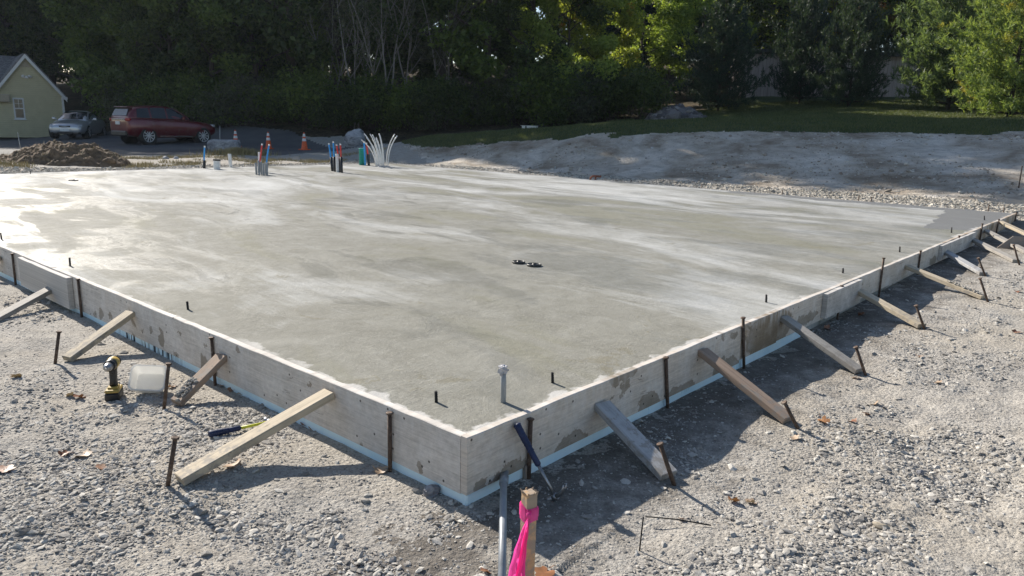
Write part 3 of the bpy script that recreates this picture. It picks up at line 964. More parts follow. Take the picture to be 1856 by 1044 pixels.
def build_gravel():
    N = 520000
    ang = (RS.rand(N) - 0.5) * radians(84)
    r = 2.1 * (12 / 2.1) ** (RS.rand(N) ** 0.9)
    x, y = r * np.sin(ang), r * np.cos(ang)
    s = (x - A.x) * UU.x + (y - A.y) * UU.y
    t = (x - A.x) * WW.x + (y - A.y) * WW.y
    out = (s < -0.03) | (t < -0.03)
    dens = 0.34 + fbm(x, y, 1.0, 5, 4) * 2.3 + fbm(x, y, 4, 15, 3) * 1.6
    for (px, py, rad, amt) in ((1690, 865, .42, .8), (1780, 820, .40, .7), (1610, 900, .3, .5), (1560, 975, .30, .7), (1520, 930, .25, .5), (1850, 930, .3, .6), (1740, 1000, .3, .5), (30, 980, .35, .7), (90, 900, .25, .4), (250, 700, .45, .6), (420, 780, .5, .6), (440, 960, .22, .5), (600, 1000, .3, .4), (1350, 960, .3, .4), (1500, 800, .3, .5), (60, 760, .4, .4)):
        q = at(px, py, 0)
        dens = dens + amt * np.exp(-((x - q.x) ** 2 + (y - q.y) ** 2) / rad ** 2)
    foot = np.where((t < 0) & (t > -0.75) & (s > 0), -0.45, 0.0)                   # dusty compacted strip beside the right form
    dens = np.clip(dens + foot, 0.24, 1)
    keep = out & (RS.rand(N) < dens ** 1.5 * 0.62)
    x, y, d = x[keep], y[keep], dens[keep]
    n = len(x)
    size = 0.0024 + RS.gamma(1.15, 0.0033, n) * (0.35 + 0.6 * d)
    big = RS.rand(n) < .012
    size = np.where(big, .012 + RS.rand(n) * .012, np.minimum(size, 0.018)) * np.clip(0.8 + np.hypot(x, y) * 0.055, 1, 1.3)
    o = stones('gravel', x, y, size, M['stone'], flat=0.42, sink=0.2)
    o['kind'] = 'stuff'
    # pale stone strip along the far side of the slab
    n = 42000
    t = RS.rand(n) * 20 - 2.5
    s = LA + 0.06 + RS.rand(n) ** 1.2 * np.clip(1.5 - t * 0.055, 0.5, 1.6)
    n2 = 9000
    t = np.concatenate([t, LB + 0.06 + RS.rand(n2) ** 1.3 * 1.8])
    s = np.concatenate([s, RS.rand(n2) * 15 - 1])
    x = A.x + UU.x * s + WW.x * t
    y = A.y + UU.y * s + WW.y * t
    size = 0.010 + RS.gamma(2, 0.0055, len(x))
    o = stones('gravel', x, y, size, M['pale_stone'])
    o['kind'] = 'stuff'


build_gravel()


def build_clods():
    n = 60000
    x, y = RS.uniform(-8, 24, n), RS.uniform(10, 29, n)
    k = (zone(x, y) == 1) & (RS.rand(n) < np.clip(.22 + 2.0 * fbm(x, y, .6, 61, 3), .03, 1))
    x, y = x[k], y[k]
    o = stones('dirt_clods', x, y, 0.010 + RS.gamma(1.1, 0.010, len(x)), m_stone('dirt_clod', (0.24, 0.20, 0.16), (0.40, 0.36, 0.31), (0.56, 0.53, 0.48)), flat=.6)
    o['kind'] = 'stuff'


build_clods()


# ---- slab
def frame_obj(o, s=0, t=0, z=0):
    o.location = sl_pt(s, t, z)
    o.rotation_euler.z = ROTS
    return o


mb = MB()
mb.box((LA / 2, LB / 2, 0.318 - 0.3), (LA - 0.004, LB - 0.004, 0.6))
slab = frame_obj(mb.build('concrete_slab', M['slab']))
tag(slab, 'large freshly poured concrete floor slab inside the timber forms', 'slab')

# ---- formwork. local frame: x along the board run, y inwards, z up
FT = 0.038
GROUPF = 'boards of the slab formwork'


def form_board(side, a, b, mat, label, z0=0.055, z1=TOP, off=0.0, thick=FT, name='form_board'):
    L = b - a
    bm = MB()
    # top edge slightly wavy with hardened slurry
    n = max(2, int(L / 0.12))
    vs, fs = [], []
    for i in range(n + 1):
        x = L * i / n
        dz = (R.random() - 0.5) * 0.005
        dy = 0.002 * sin(x * 2.1 + a)
        for (y, z) in ((-thick + dy, z0), (-thick + dy, z1 + dz - 0.003), (-thick + 0.004 + dy, z1 + dz), (-0.001, z1 + dz), (-0.001, z0)):
            vs.append((x, y, z))
    for i in range(n):
        for k in range(5):
            k2 = (k + 1) % 5
            fs.append((i * 5 + k, i * 5 + k2, i * 5 + 5 + k2, i * 5 + 5 + k))
    fs += [(4, 3, 2, 1, 0), tuple(n * 5 + k for k in range(5))]
    bm.add(vs, fs)
    if side in 'LK':
        # run along +t: local x = t, inward y = +s  -> mirror to keep handedness via build in slab frame
        bm.v = [(y, x, z) for x, y, z in bm.v]
    o = bm.build(name, M[mat])
    if side == 'R':
        frame_obj(o, a, -off, 0)
    elif side == 'L':
        frame_obj(o, -off, a, 0)
    elif side == 'B':
        o.location = sl_pt(LA, a, 0)
        o.rotation_euler.z = ROTS + pi / 2
    elif side == 'C':
        o.location = sl_pt(b, LB, 0)
        o.rotation_euler.z = ROTS + pi
    return tag(o, label, 'form board', GROUPF)


def s_at(px, py):
    return st_of(on_face(px, py, 'R', FT))[0]


def t_at(px, py):
    return st_of(on_face(px, py, 'L', FT))[1]


sR = [s_at(1345, 590), s_at(1520, 525), s_at(1712, 445)]
tL = [t_at(133, 505)]
form_board('L', 0.002, tL[0] + .5, 'form', 'long pale stained form board running left from the near corner')
form_board('L', tL[0] + .503, LB + .04, 'form', 'left form board past the doubled joint piece, cut by the photo edge')
tw0, tw1 = t_at(133, 520), t_at(43, 480)
form_board('L', tw0, tw1, 'form_grey', 'short thick grey splice board doubled over the left form joint', 0.05, TOP - .012, FT + .003, 0.04, 'splice_board')
form_board('R', -FT, sR[0], 'form_damp', 'damp stained form board running right from the near corner', z0=.06)
form_board('R', sR[0] + .003, sR[0] + .62, 'form_brown', 'short brown damp form board between stained pale boards on the right', z0=.08)
form_board('R', sR[0] + .623, sR[1], 'form_damp', 'pale form board with brown blotches just before the first right splice', z0=.09)
form_board('R', sR[1] + .003, sR[2], 'form_r', 'long pale form board between the two splices on the right', z0=.11)
form_board('R', sR[2] + .003, LA + .05, 'form_brown', 'brownish form board at the far right end of the right form', z0=.14)
form_board('R', s_at(1488, 560), s_at(1553, 520), 'form_grey', 'splice board nearer the corner, doubled over the right form', .11, TOP - .006, FT + .003, 0.04, 'splice_board')
form_board('R', s_at(1700, 460), s_at(1762, 430), 'form_grey', 'splice board farther from the corner, doubled over the right form', .14, TOP - .006, FT + .003, 0.04, 'splice_board')
form_board('B', 0.0, 8.5, 'form', 'thin form board edge along the back of the slab below the bank, right half', 0.02)
form_board('B', 8.503, LB, 'form', 'thin form board edge along the back of the slab below the bank, left half', 0.02)
form_board('C', 0.0, LA - .003, 'form', 'far form board edge below the pipes and the soil heap', 0.02)

# ---- blue foam strips below the boards
for side, a, b, z1, lab in (('L', -.03, 4.6, .053, 'blue foam strip under the left form board by the corner'), ('L', 4.603, 12, .052, 'blue foam strip under the left form board, far left end'),
                            ('R', -.03, s_at(1172, 840), .057, 'blue foam strip under the right form between corner and hammer'),
                            ('R', s_at(1172, 840) + .002, s_at(1240, 690), .06, 'blue foam strip under the right form beneath the broad grey brace'),
                            ('R', s_at(1240, 690) + .003, sR[0], .062, 'pale blue foam strip under the right form between two pin stakes'),
                            ('R', sR[0] + .003, sR[0] + 1.15, .079, 'short blue foam end under the brown board on the right form')):
    m = MB()
    L = b - a
    m.box((L / 2, -.014, z1 / 2 - .06), (L, .024, z1 + .12), bev=.003)
    if side == 'L':
        m.v = [(y, x, z) for x, y, z in m.v]
    o = m.build('foam_strip', M['foam'])
    frame_obj(o, *((a, 0) if side == 'R' else (0, a)))
    tag(o, lab, 'foam strip', 'blue foam strips under the forms')


# ------------------------------------------------------------------ stakes
def stake(p0, p1, label, r=0.0105, group='steel pin stakes', head=True, below=0.12):
    """p0 foot, p1 head (world)"""
    p0, p1 = Vector(p0), Vector(p1)
    d = (p1 - p0).normalized()
    m = MB()
    q = p0 - d * below
    m.tube([q, p1 - d * 0.008], r, 8)
    if head:
        m.tube([p1 - d * .012, p1 - d * .008, p1 - d * .003, p1], [r * 1.02, r * 1.6, r * 1.75, r * 1.2], 8)
    o = m.build('steel_stake', M['rust'], loc=p0)
    return tag(o, label, 'steel stake', group)


ordn = ['first', 'second', 'third', 'fourth', 'fifth', 'sixth', 'seventh', 'eighth', 'ninth', 'tenth', 'eleventh', 'twelfth', 'thirteenth']


def form_stake(side, head, foot_x, label, h=None):
    p = on_face(head[0], head[1], side, FT + .014)
    n = UU if side == 'L' else WW
    q = Vector((p.x, p.y, 0)) + (Vector((0, 0, 0)))
    # lean: intersect the foot pixel with the same plane
    f = on_face(foot_x[0], foot_x[1], side, FT + .014)
    q = Vector((f.x, f.y, gz(f.x - n.x * .03, f.y - n.y * .03)))
    return stake(q, p, label)


LST = [((706, 747), (707, 853)), ((383, 611), (390, 694)), ((141, 505), (149, 580)), ((22, 459), (29, 520))]
LTX = ['rusty pin stake against the left form, nearest the corner', 'pin stake behind the muddy short brace on the left form', 'pin stake on the left form just right of the grey splice board', 'pin stake on the left form just left of the grey splice board']
for (a, b), l in zip(LST, LTX):
    form_stake('L', a, b, l)
RST = [((962, 758), (958, 872)), ((1207, 647), (1210, 742)), ((1347, 575), (1348, 672)), ((1526, 517), (1516, 592)), ((1602, 467), (1592, 543)), ((1669, 454), (1664, 492)), ((1739, 427), (1732, 462)), ((1781, 405), (1777, 430)), ((1811, 397), (1805, 425)), ((1843, 384), (1839, 405))]
RTX = ['mud spattered pin stake beside the leaning hammer on the right form', 'pin stake between the broad grey brace and the brown brace on the right form', 'pin stake at the left edge of the brown form board', 'leaning pin stake over the nearer splice board on the right form',
       'tall pin stake sticking up above the right form past the nearer splice', 'pin stake just before the farther splice board on the right form', 'pin stake over the farther splice board on the right form', 'pin stake just past the farther splice board on the right form',
       'third pin stake from the far end of the right form', 'last pin stake at the far end of the right form']
for (a, b), l in zip(RST, RTX):
    form_stake('R', a, b, l)


# ------------------------------------------------------------------ braces
def brace(top, foot, side, mat, label, wdt=0.089, thk=0.038, mud=False, zf=None, ext=0.0):
    n = UU if side == 'L' else WW
    P1 = on_face(top[0], top[1], side, FT + .006)
    g0 = on_ground(*foot)
    P0 = Vector((g0.x, g0.y, g0.z + 0.02))
    d = (P1 - P0)
    L = d.length + ext
    d.normalize()
    P0 = P1 - d * L
    side_v = d.cross(Vector((0, 0, 1))).normalized()
    up = side_v.cross(d)
    m = MB()
    bm = bmesh.new()
    bmesh.ops.create_cube(bm, size=1)
    for q in bm.verts:
        q.co = Vector(((q.co.x + .5) * L, q.co.y * wdt, q.co.z * thk))
    bmesh.ops.bevel(bm, geom=bm.edges[:], offset=.0035, segments=1, affect='EDGES')
    # face cut at the form so the end stands square to the board, plus a little bow
    for q in bm.verts:
        q.co.z += 0.006 * sin(q.co.x / L * pi)
    bm.verts.index_update()
    m.add([q.co.copy() for q in bm.verts], [[q.index for q in f.verts] for f in bm.faces])
    bm.free()
    o = m.build('timber_brace', M[mat])
    o.matrix_world = Matrix.Translation(P0) @ Matrix((d, side_v, up)).transposed().to_4x4()
    tag(o, label, 'brace', 'timber braces propping the forms')
    if mud:
        mm = MB()
        for i in range(60):
            x = L * (0.02 + R.random() * .42)
            y = (R.random() - .5) * wdt * .8
            r = .004 + R.random() * .011
            M3 = Matrix.Rotation(R.random() * 6, 3, 'Z')
            mm.lathe([(r * .6, 0), (r, r * .3), (r * .7, r * .7), (r * .2, r * .9)], 6, M3, (x, y, thk / 2 - .001 + .006 * sin(x / L * pi)), False)
        mm.build('mud_clods', M['ground'], o)
    return o


brace((598, 713), (326, 890), 'L', 'lum_pale', 'long pale timber brace nearest the corner on the left form')
brace((404, 645), (320, 736), 'L', 'lum_brown', 'short mud caked timber brace behind the cloudy plastic tub', mud=True)
brace((238, 567), (122, 659), 'L', 'lum_pale', 'yellowish timber brace beyond the cordless drill on the left form')
brace((96, 522), (0, 585), 'L', 'lum_grey', 'grey timber brace propping the thick splice board on the left', ext=.12)
brace((2, 468), (-90, 510), 'L', 'lum_pale', 'timber brace at the left photo edge with only its tip in view')
brace((1090, 733), (1212, 868), 'R', 'lum_blue', 'broad grey weathered plank brace nearest the corner on the right form', wdt=.105)
brace((1272, 636), (1428, 770), 'R', 'lum_brown', 'brown timber brace second from the corner on the right form')
brace((1420, 576), (1557, 677), 'R', 'lum_grey', 'grey timber brace from the brown form board to the gravel')
brace((1552, 525), (1670, 601), 'R', 'lum_pale', 'pale yellow timber brace just past the nearer splice board')
brace((1643, 483), (1783, 542), 'R', 'lum_pale', 'long mud topped timber brace before the farther splice board', mud=True)
brace((1711, 455), (1782, 501), 'R', 'lum_blue', 'grey timber brace against the farther splice board')
brace((1760, 433), (1842, 476), 'R', 'lum_grey', 'thin timber brace just past the farther splice board')
brace((1786, 418), (1862, 462), 'R', 'lum_grey', 'timber brace with a board offcut leaning on it, near the right edge')
brace((1812, 402), (1885, 440), 'R', 'lum_pale', 'last timber brace in view at the right photo edge')
# offcut lying across the far braces
p = on_ground(1846, 452)
m = MB()
m.prism([(-.02, 0), (.52, -.02), (.5, .16), (.16, .17)], Matrix.Rotation(radians(-18), 3, 'Z') @ Matrix.Rotation(radians(-14), 3, 'X'), .04)
m.v = [tuple(Vector(q) + p + Vector((-.28, -.02, .01))) for q in m.v]
tag(m.build('board_offcut', M['lum_brown'], loc=p), 'brown board offcut leaning among the far right braces', 'board offcut')

GST = [((107, 600), (100, 659), 'slanted rusty stake at the foot of the yellowish brace'), ((306, 658), (297, 740), 'rusty stake between the plastic tub and the muddy brace'), ((318, 792), (305, 894), 'spattered steel stake at the foot of the long pale brace'),
       ((1196, 803), (1222, 876), 'mushroom headed stake through the foot of the broad grey brace'), ((1421, 728), (1446, 778), 'leaning stake at the foot of the brown brace'), ((1551, 628), (1569, 680), 'leaning stake at the foot of the grey brace from the brown board'),
       ((1660, 553), (1675, 603), 'leaning stake at the foot of the pale yellow brace'), ((1776, 504), (1791, 546), 'stake at the foot of the long mud topped brace'), ((1773, 467), (1786, 502), 'leaning stake at the foot of the brace on the farther splice'), ((1837, 443), (1848, 480), 'leaning stake at the foot of the thin far brace')]
for hd, ft, l in GST:
    g0 = on_ground(*ft)
    h1 = at_depth(hd[0], hd[1], g0.y)
    stake(g0, h1, l, group='steel stakes at the brace feet')

# far form stakes along the back edge
for i, (hd, py) in enumerate((((1141, 326), 331), ((1283, 334), 340), ((1431, 345), 351), ((1572, 354), 361), ((1593, 357), 363), ((1802, 371), 379), ((1824, 376), 383))):
    p = at(hd[0], py, TOP)
    s, t = st_of(p)
    f = sl_pt(LA + .06, t, .2)
    e = at_depth(hd[0], hd[1], f.y)
    stake(f, Vector((f.x, f.y, max(e.z, TOP + .03))), 'short stake tip on the back form, %s from the rust coloured bent pipe' % ordn[i], group='stake tips along the back form')
tip = at_depth(1853, 300, 15.5)
stake((tip.x, tip.y, gz(tip.x, tip.y)), tip, 'pale thin stake at the far right photo edge before the bank', r=.012, group='steel stakes at the brace feet', head=False)

# ---- rebar stubs standing in the slab
RB = [((127, 482), (126, 467), 'left edge, beside the grey splice board'), ((341, 561), (339, 546), 'left edge, above the yellowish brace'), ((791, 729), (790, 709), 'near corner, left of the taped grey pipe'), ((1002, 694), (1001, 675), 'near corner, right of the taped grey pipe'),
      ((1389, 548), (1389, 534), 'right edge, by the brown form board'), ((1528, 495), (1528, 486), 'right edge, by the nearer splice board'), ((1631, 457), (1631, 447), 'right edge, past the tall pin stake'), ((1725, 422), (1725, 412), 'right edge, by the farther splice board'), ((1785, 399), (1784, 391), 'right edge, on the dark grey fresh patch'),
      ((3, 434), (1, 422), 'left edge, cut by the photo edge'), ((55, 315), (55, 310), 'far edge, below the soil heap')]
for b_, t_, l in RB:
    p = at(b_[0], b_[1], .318)
    q = at_depth(t_[0], t_[1], p.y)
    m = MB().tube([p - Vector((0, 0, .05)), q], .0075, 6)
    for i in range(6):
        k = p.lerp(q, i / 6)
        m.tube([k, k + Vector((0, 0, .004))], .0088, 6)
    tag(m.build('rebar_stub', M['rebar'], loc=p), 'black rebar stub in the slab at the ' + l, 'rebar stub', 'rebar stubs standing in the slab')


# ================================================================== SMALL THINGS ON AND ROUND THE SLAB
ZS = 0.318
# upright grey conduit with torn tape at the near corner
p = at(912, 729, ZS)
q = at_depth(909.5, 668, p.y)
rt = empty('grey_pipe', p)
tag(rt, 'upright grey plastic pipe with torn tape on top, in the slab corner', 'pipe')
h = q.z - p.z
MB().tube([(0, 0, -.05), (0, 0, h * .5), (-.004, 0, h)], .0135, 12).build('pipe_body', M['pvc_grey'], rt)
m = MB()
pr = []
for i in range(9):
    pr.append((.0165 + R.random() * .006, h - .022 + i * .0045))
pr.append((.008, h + .017))
m.lathe(pr, 10, c=(-.004, 0, 0), smooth=False)
m.v = [(x + (R.random() - .5) * .009, y + (R.random() - .5) * .009, z + (R.random() - .5) * .006) for x, y, z in m.v]
for k, (dx, dz) in enumerate(((-.026, -.014), (.022, -.002), (-.016, -.028))):
    m.add([(-.004, -.012, h), (dx, -.016, h + .004), (dx * 1.2, -.018, h + dz), (dx * .5, -.017, h + dz - .012), (-.004, -.0175, h - .014)], [(0, 1, 2, 3, 4)])
m.build('torn_tape', M['tape'], rt)

# pair of black cleanout caps, and the far one
def cap(px, py, r, label):
    c = at(px, py, ZS)
    m = MB()
    m.lathe([(r * 1.02, -.03), (r * 1.02, .012), (r * .99, .019), (r * .90, .021), (r * .88, .017), (r * .25, .016), (r * .22, .024), (r * .05, .025)], 28)
    m.v = [tuple(Vector(v) + c) for v in m.v]
    return tag(m.build('pipe_cap', M['black'], loc=c), label, 'pipe cap', 'black caps on the slab')


cap(940, 477, .063, 'round black pipe cap mid slab, left of the close pair')
cap(968, 482, .070, 'round black pipe cap mid slab, right of the close pair')
cap(133, 327.5, .085, 'small round black cap alone on the far left of the slab')


def pipe_thing(name, px, py, toppx, toppy, r, mat, label, cat='pipe', group=None, bend=(0, 0), z=ZS, sleeve=None, capmat=None, hollow=True, base_r=None):
    p = at(px, py, z)
    t = at_depth(toppx, toppy, p.y) - p
    t.y += bend[1]
    rt = empty(name, p)
    tag(rt, label, cat, group)
    pts = []
    for i in range(9):
        k = i / 8
        q = Vector((t.x * (k * (1 - bend[0]) + k ** 2.6 * bend[0]), t.y * k ** 2, t.z * (k if not bend[0] else k ** 0.92)))
        pts.append(q)
    pts[0] = pts[0] - Vector((0, 0, .04))
    m = MB().tube(pts, r, 10)
    m.build('pipe_body', M[mat], rt)
    d = (pts[-1] - pts[-2]).normalized()
    if capmat:
        MB().tube([pts[-1] - d * .03, pts[-1] + d * .006], r * 1.12, 10).build('pipe_cap', M[capmat], rt)
    if sleeve:
        MB().tube([pts[0], pts[0].lerp(pts[-1], .15), Vector((t.x * .38, 0, t.z * sleeve))], r * 1.75, 10).build('sleeve', M['black'], rt)
    return rt


GP = 'plumbing and conduit stubs on the far side of the slab'
pipe_thing('blue_pipe', 370, 305, 371, 265, .020, 'pipe_blue', 'single blue pipe in a black sleeve, leftmost stub on the slab', group=GP, sleeve=.36, bend=(.3, 0), capmat='pvc_white')
pipe_thing('white_pipe', 393, 306.5, 393, 289, .085, 'pvc_white', 'short fat white pipe with a black cap', group=GP, capmat='black')
pipe_thing('white_pipe', 418, 303, 416, 279, .045, 'pvc_white', 'slim white pipe standing right of the fat capped one', group=GP)
# cluster with grey conduits
for i, (dx, hh) in enumerate(((465, 295), (469.5, 291), (474, 293), (478, 296), (482, 294), (484, 296))):
    pipe_thing('grey_conduit', dx, 316.5 + (i % 2), dx - 1.5 + i * .3, hh, .024, 'pvc_grey', ordn[i] + ' short grey conduit from left in the cluster with red and blue pipes', group='grey conduits in one cluster')
pipe_thing('red_pipe', 469, 312, 475, 261, .019, 'pipe_red', 'red pipe leaning from the grey conduit cluster', group=GP, sleeve=.35, capmat='pvc_white')
pipe_thing('white_pipe', 471, 311, 470.5, 276, .038, 'pvc_white', 'white pipe standing in the grey conduit cluster', group=GP)
pipe_thing('blue_pipe', 482, 313, 488, 262, .019, 'pipe_blue', 'blue pipe curving up from the grey conduit cluster', group=GP, sleeve=.35, bend=(.3, 0), capmat='pvc_white')
# middle cluster
pipe_thing('blue_pipe', 603, 310, 596, 260, .019, 'pipe_blue', 'left leaning blue pipe of the crossed blue pair', group=GP, sleeve=.5, capmat='pvc_white')
pipe_thing('blue_pipe', 607, 311, 604, 257, .019, 'pipe_blue', 'straighter blue pipe of the crossed blue pair', group=GP, sleeve=.5, capmat='pvc_white')
pipe_thing('white_pipe', 612, 312, 611, 279, .040, 'pvc_white', 'white pipe between the blue pair and the red pair', group=GP)
pipe_thing('red_pipe', 617.5, 312, 610, 262, .019, 'pipe_red', 'left leaning red pipe of the red pair', group=GP, sleeve=.5, capmat='pvc_white')
pipe_thing('red_pipe', 619.5, 313, 617, 261, .019, 'pipe_red', 'upright red pipe of the red pair', group=GP, sleeve=.55, capmat='pvc_white')
# teal sleeve with its pipes
p = at(656, 299, ZS)
t = at_depth(656, 269, p.y)
m = MB()
m.lathe([(.085, -.03), (.085, t.z - p.z - .012), (.098, t.z - p.z - .012), (.098, t.z - p.z), (.08, t.z - p.z)], 14, c=p)
tag(m.build('teal_pipe', M['teal'], loc=p), 'wide teal green pipe beside the bunch of white pipes', 'pipe', GP)
pipe_thing('blue_pipe', 662, 300, 660, 257, .026, 'pipe_blue', 'blue pipe standing right beside the teal pipe', group=GP, capmat='pvc_white')
pipe_thing('red_pipe', 669, 300, 664, 259, .021, 'pipe_red', 'red pipe between the teal pipe and the white bunch', group=GP, sleeve=.5, capmat='pvc_white')
# bunch of white curved pipes
bn = []
tops = [(656, 253), (660, 242), (663, 249), (667, 251), (671, 243), (674, 244), (676, 252), (680, 250), (683, 249), (686, 242), (689, 243), (678, 257), (683, 256)]
for i, (tx, ty) in enumerate(sorted(tops)):
    bx = 681 + i * 1.25
    lab = ordn[i] + ' white curved pipe from the left in the dense bunch by the teal pipe'
    pipe_thing('white_curved_pipe', bx, 300.5 + (i % 3) * .7, tx, ty, .0155, 'pvc_white', lab, group='white pipes of the dense bunch', bend=(.75, .1 * (i % 3 - 1)), capmat='chrome' if i % 4 == 0 else None)
pipe_thing('white_curved_pipe', 700, 301, 715.5, 243, .0155, 'pvc_white', 'upper of the two white curved pipes that lean right', group=GP, bend=(.8, 0))
pipe_thing('white_curved_pipe', 703, 301.5, 719.5, 246, .0155, 'pvc_white', 'outer right of the white curved pipes that lean right', group=GP, bend=(.8, .05))
a_, b_ = at(675, 300, ZS), at(707, 300, ZS)
zz = at_depth(690, 277, a_.y).z
m = MB().tube([(a_.x, a_.y - .06, zz), (b_.x, a_.y - .06, zz)], .006, 6)
tag(m.build('tie_rod', M['steel'], loc=(a_.x, a_.y, zz)), 'thin level rod tied across the bunch of white pipes', 'rod')
m = MB().lathe([(.20, -.02), (.19, .018), (.14, .03), (.03, .034)], 12, c=at(695, 302, ZS), smooth=False)
m.v = [(x + (R.random() - .5) * .04, y + (R.random() - .5) * .04, z) for x, y, z in m.v]
tag(m.build('concrete_lump', M['form_grey'], loc=at(695, 302, ZS)), 'dark lump of mortar round the foot of the white pipe bunch', 'mortar lump')

# rust coloured bent pipe at the back edge
p = at(1070, 326, TOP)
m = MB()
pts = [p + Vector((0, .12, -.05)), p + Vector((.02, .12, .05)), p + Vector((.07, .14, .085)), p + Vector((.15, .16, .088)), p + Vector((.28, .2, .075))]
m.tube(pts, .026, 10)
m.tube([p + Vector((.14, .16, -.02)), p + Vector((.15, .16, .08))], .022, 8)
tag(m.build('bent_pipe', plain('clay_red', (0.24, 0.085, 0.05), 0.7, .25), loc=p), 'rust coloured bent pipe end at the back edge of the slab', 'pipe')

# ---- conduit lying from the form towards the camera
a_ = at(913, 868, .075)
b_ = at(909, 1100, .03)
c_ = a_.lerp(b_, .35)
m = MB()
rt = empty('conduit', (a_.x, a_.y, a_.z))
tag(rt, 'long grey conduit running from under the form corner past the stake', 'conduit')
MB().tube([Vector((.01, .09, .0)), Vector((0, 0, 0)), c_ - a_, b_ - a_], .0155, 12).build('pipe_body', M['pvc_grey'], rt)
MB().tube([Vector((.002, .02, .001)), (b_ - a_) * .055], .0205, 12).build('coupling', M['pvc_grey'], rt)

# ---- survey stake with pink flagging
tp = at_depth(957.5, 892, 1.78)
gzv = gz(tp.x, tp.y)
rt = empty('survey_stake', (tp.x, tp.y, gzv))
rt.rotation_euler = (0, radians(.3), radians(31))
tag(rt, 'square wooden survey stake tied with bright pink ribbon, in front', 'survey stake')
h = tp.z - gzv
m = MB()
m.box((0, 0, h / 2 - .1), (.031, .031, h + .2), bev=.0012)
for i in range(26):     # splintered, hammered top
    a = R.random() * 6.28
    rr_ = .0135 + R.random() * .004
    x, y = max(-.0165, min(.0165, rr_ * 1.4 * cos(a))), max(-.0165, min(.0165, rr_ * 1.4 * sin(a)))
    m.tube([(x * .85, y * .85, h - .006), (x * 1.06, y * 1.06, h + .002 + R.random() * .004)], [.0022, .0009], 4)
m.build('post', M['lum_stake'], rt)
m = MB()
zk = h - .056
hw = .0172
for (z0, z1, e) in ((zk - .020, zk + .022, .0), (zk - .010, zk + .018, .0012)):      # two turns round the post
    o_ = hw + e
    n = 16
    vs, fs = [], []
    for i in range(n):
        a = 2 * pi * i / n
        x, y = cos(a), sin(a)
        k = o_ / max(abs(x), abs(y))
        wob = 1 + .03 * sin(5 * a + z0 * 90)
        for z in (z0 + .004 * sin(a + 1), (z0 + z1) / 2 + .003 * sin(2 * a), z1 + .006 * sin(a)):
            vs.append((x * k * wob, y * k * wob, z))
    for i in range(n):
        j = (i + 1) % n
        for k in range(2):
            fs.append((i * 3 + k, j * 3 + k, j * 3 + k + 1, i * 3 + k + 1))
    m.add(vs, fs, True)
m.lathe([(.003, -.009), (.0085, -.004), (.009, .004), (.003, .01)], 8, c=(-.012, -.0215, zk + .004))
# hanging tails, folded strips with thickness from the fold
for (dx, dy, L, wd, ph) in ((-.105, -.012, .42, .040, 0.0), (-.070, -.022, .46, .026, 1.4)):
    vs, fs = [], []
    n, nw = 30, 13
    for i in range(n + 1):
        k = i / n
        cx = -.012 + dx * k ** .8 + .005 * sin(k * 7 + ph)
        cy = -.023 + dy * k + .004 * sin(k * 9 + ph)
        wk = wd * (.30 + .70 * min(1, k * 3.0)) * (1 + .10 * sin(k * 13 + ph))
        for j in range(nw):
            u = j / (nw - 1) - .5
            crease = .0038 * sin(u * 15 + ph + k * 4) + .0022 * sin(u * 31 - k * 9) + .0015 * sin(k * 60 + u * 8)
            vs.append((cx + u * wk, cy - .006 * cos(u * 6 + ph + k * 3) * min(1, k * 3) + crease * min(1, k * 5 + .3), zk - L * k + .005 * u + .002 * sin(u * 20)))
    for i in range(n):
        for j in range(nw - 1):
            fs.append((i * nw + j, i * nw + j + 1, (i + 1) * nw + 1 + j, (i + 1) * nw + j))
    m.add(vs, fs, True)
m.build('ribbon', M['pink'], rt)

# ---- claw hammer leaning on the right form
top = on_face(936, 768, 'R', FT + .012)
hd = on_ground(1006, 910)
hd = Vector((hd.x, hd.y, hd.z + .02))
d = (top - hd)
L = d.length
d.normalize()
sv = d.cross(Vector((0, 0, 1))).normalized()
up = sv.cross(d)


def hammer(P0, d, sv, up, L, grip_mat, shaft_mat, label, k=0.42):
    """P0 the head, d towards the butt of the grip"""
    rt = bpy.data.objects.new('claw_hammer', None)
    COL.objects.link(rt)
    rt.matrix_world = Matrix.Translation(P0) @ Matrix((d, sv, up)).transposed().to_4x4()
    tag(rt, label, 'hammer')
    MB().tube([(0, 0, 0), (L * .25, 0, 0), (L * k + .02, 0, 0)], [.009, .007, .0085], 10).build('shaft', M[shaft_mat], rt)
    g_ = MB().tube([(L * k, 0, 0), (L * (k + .02), 0, 0), (L * (k + .15), 0, 0), (L * .8, 0, 0), (L * .93, 0, 0), (L * .985, 0, 0), (L, 0, 0)], [.0105, .0145, .0135, .0165, .0165, .0185, .012], 12)
    for i in range(7):
        x = L * (k + .2 + i * .045)
        g_.tube([(x, 0, 0), (x + .004, 0, 0)], .0175, 12)
    g_.build('grip', M[grip_mat], rt)
    hm = MB()
    hm.tube([(0, .0, -.0), (0, .028, 0), (0, .033, 0), (0, .048, 0), (0, .050, 0)], [.0125, .0105, .0145, .0155, .013], 12)
    hm.tube([(-.0, -.012, 0), (.0, .012, 0)], .0150, 10)
    for sgn in (-1, 1):
        hm.tube([(0, -.01, sgn * .003), (.004, -.04, sgn * .008), (.014, -.065, sgn * .011), (.030, -.085, sgn * .013)], [.0115, .009, .006, .0025], 8)
    hm.build('head', M['steel'], rt)
    return rt


hammer(hd, d, up * -1, sv, L, 'navy', 'steel', 'navy gripped claw hammer leaning handle up against the right form')
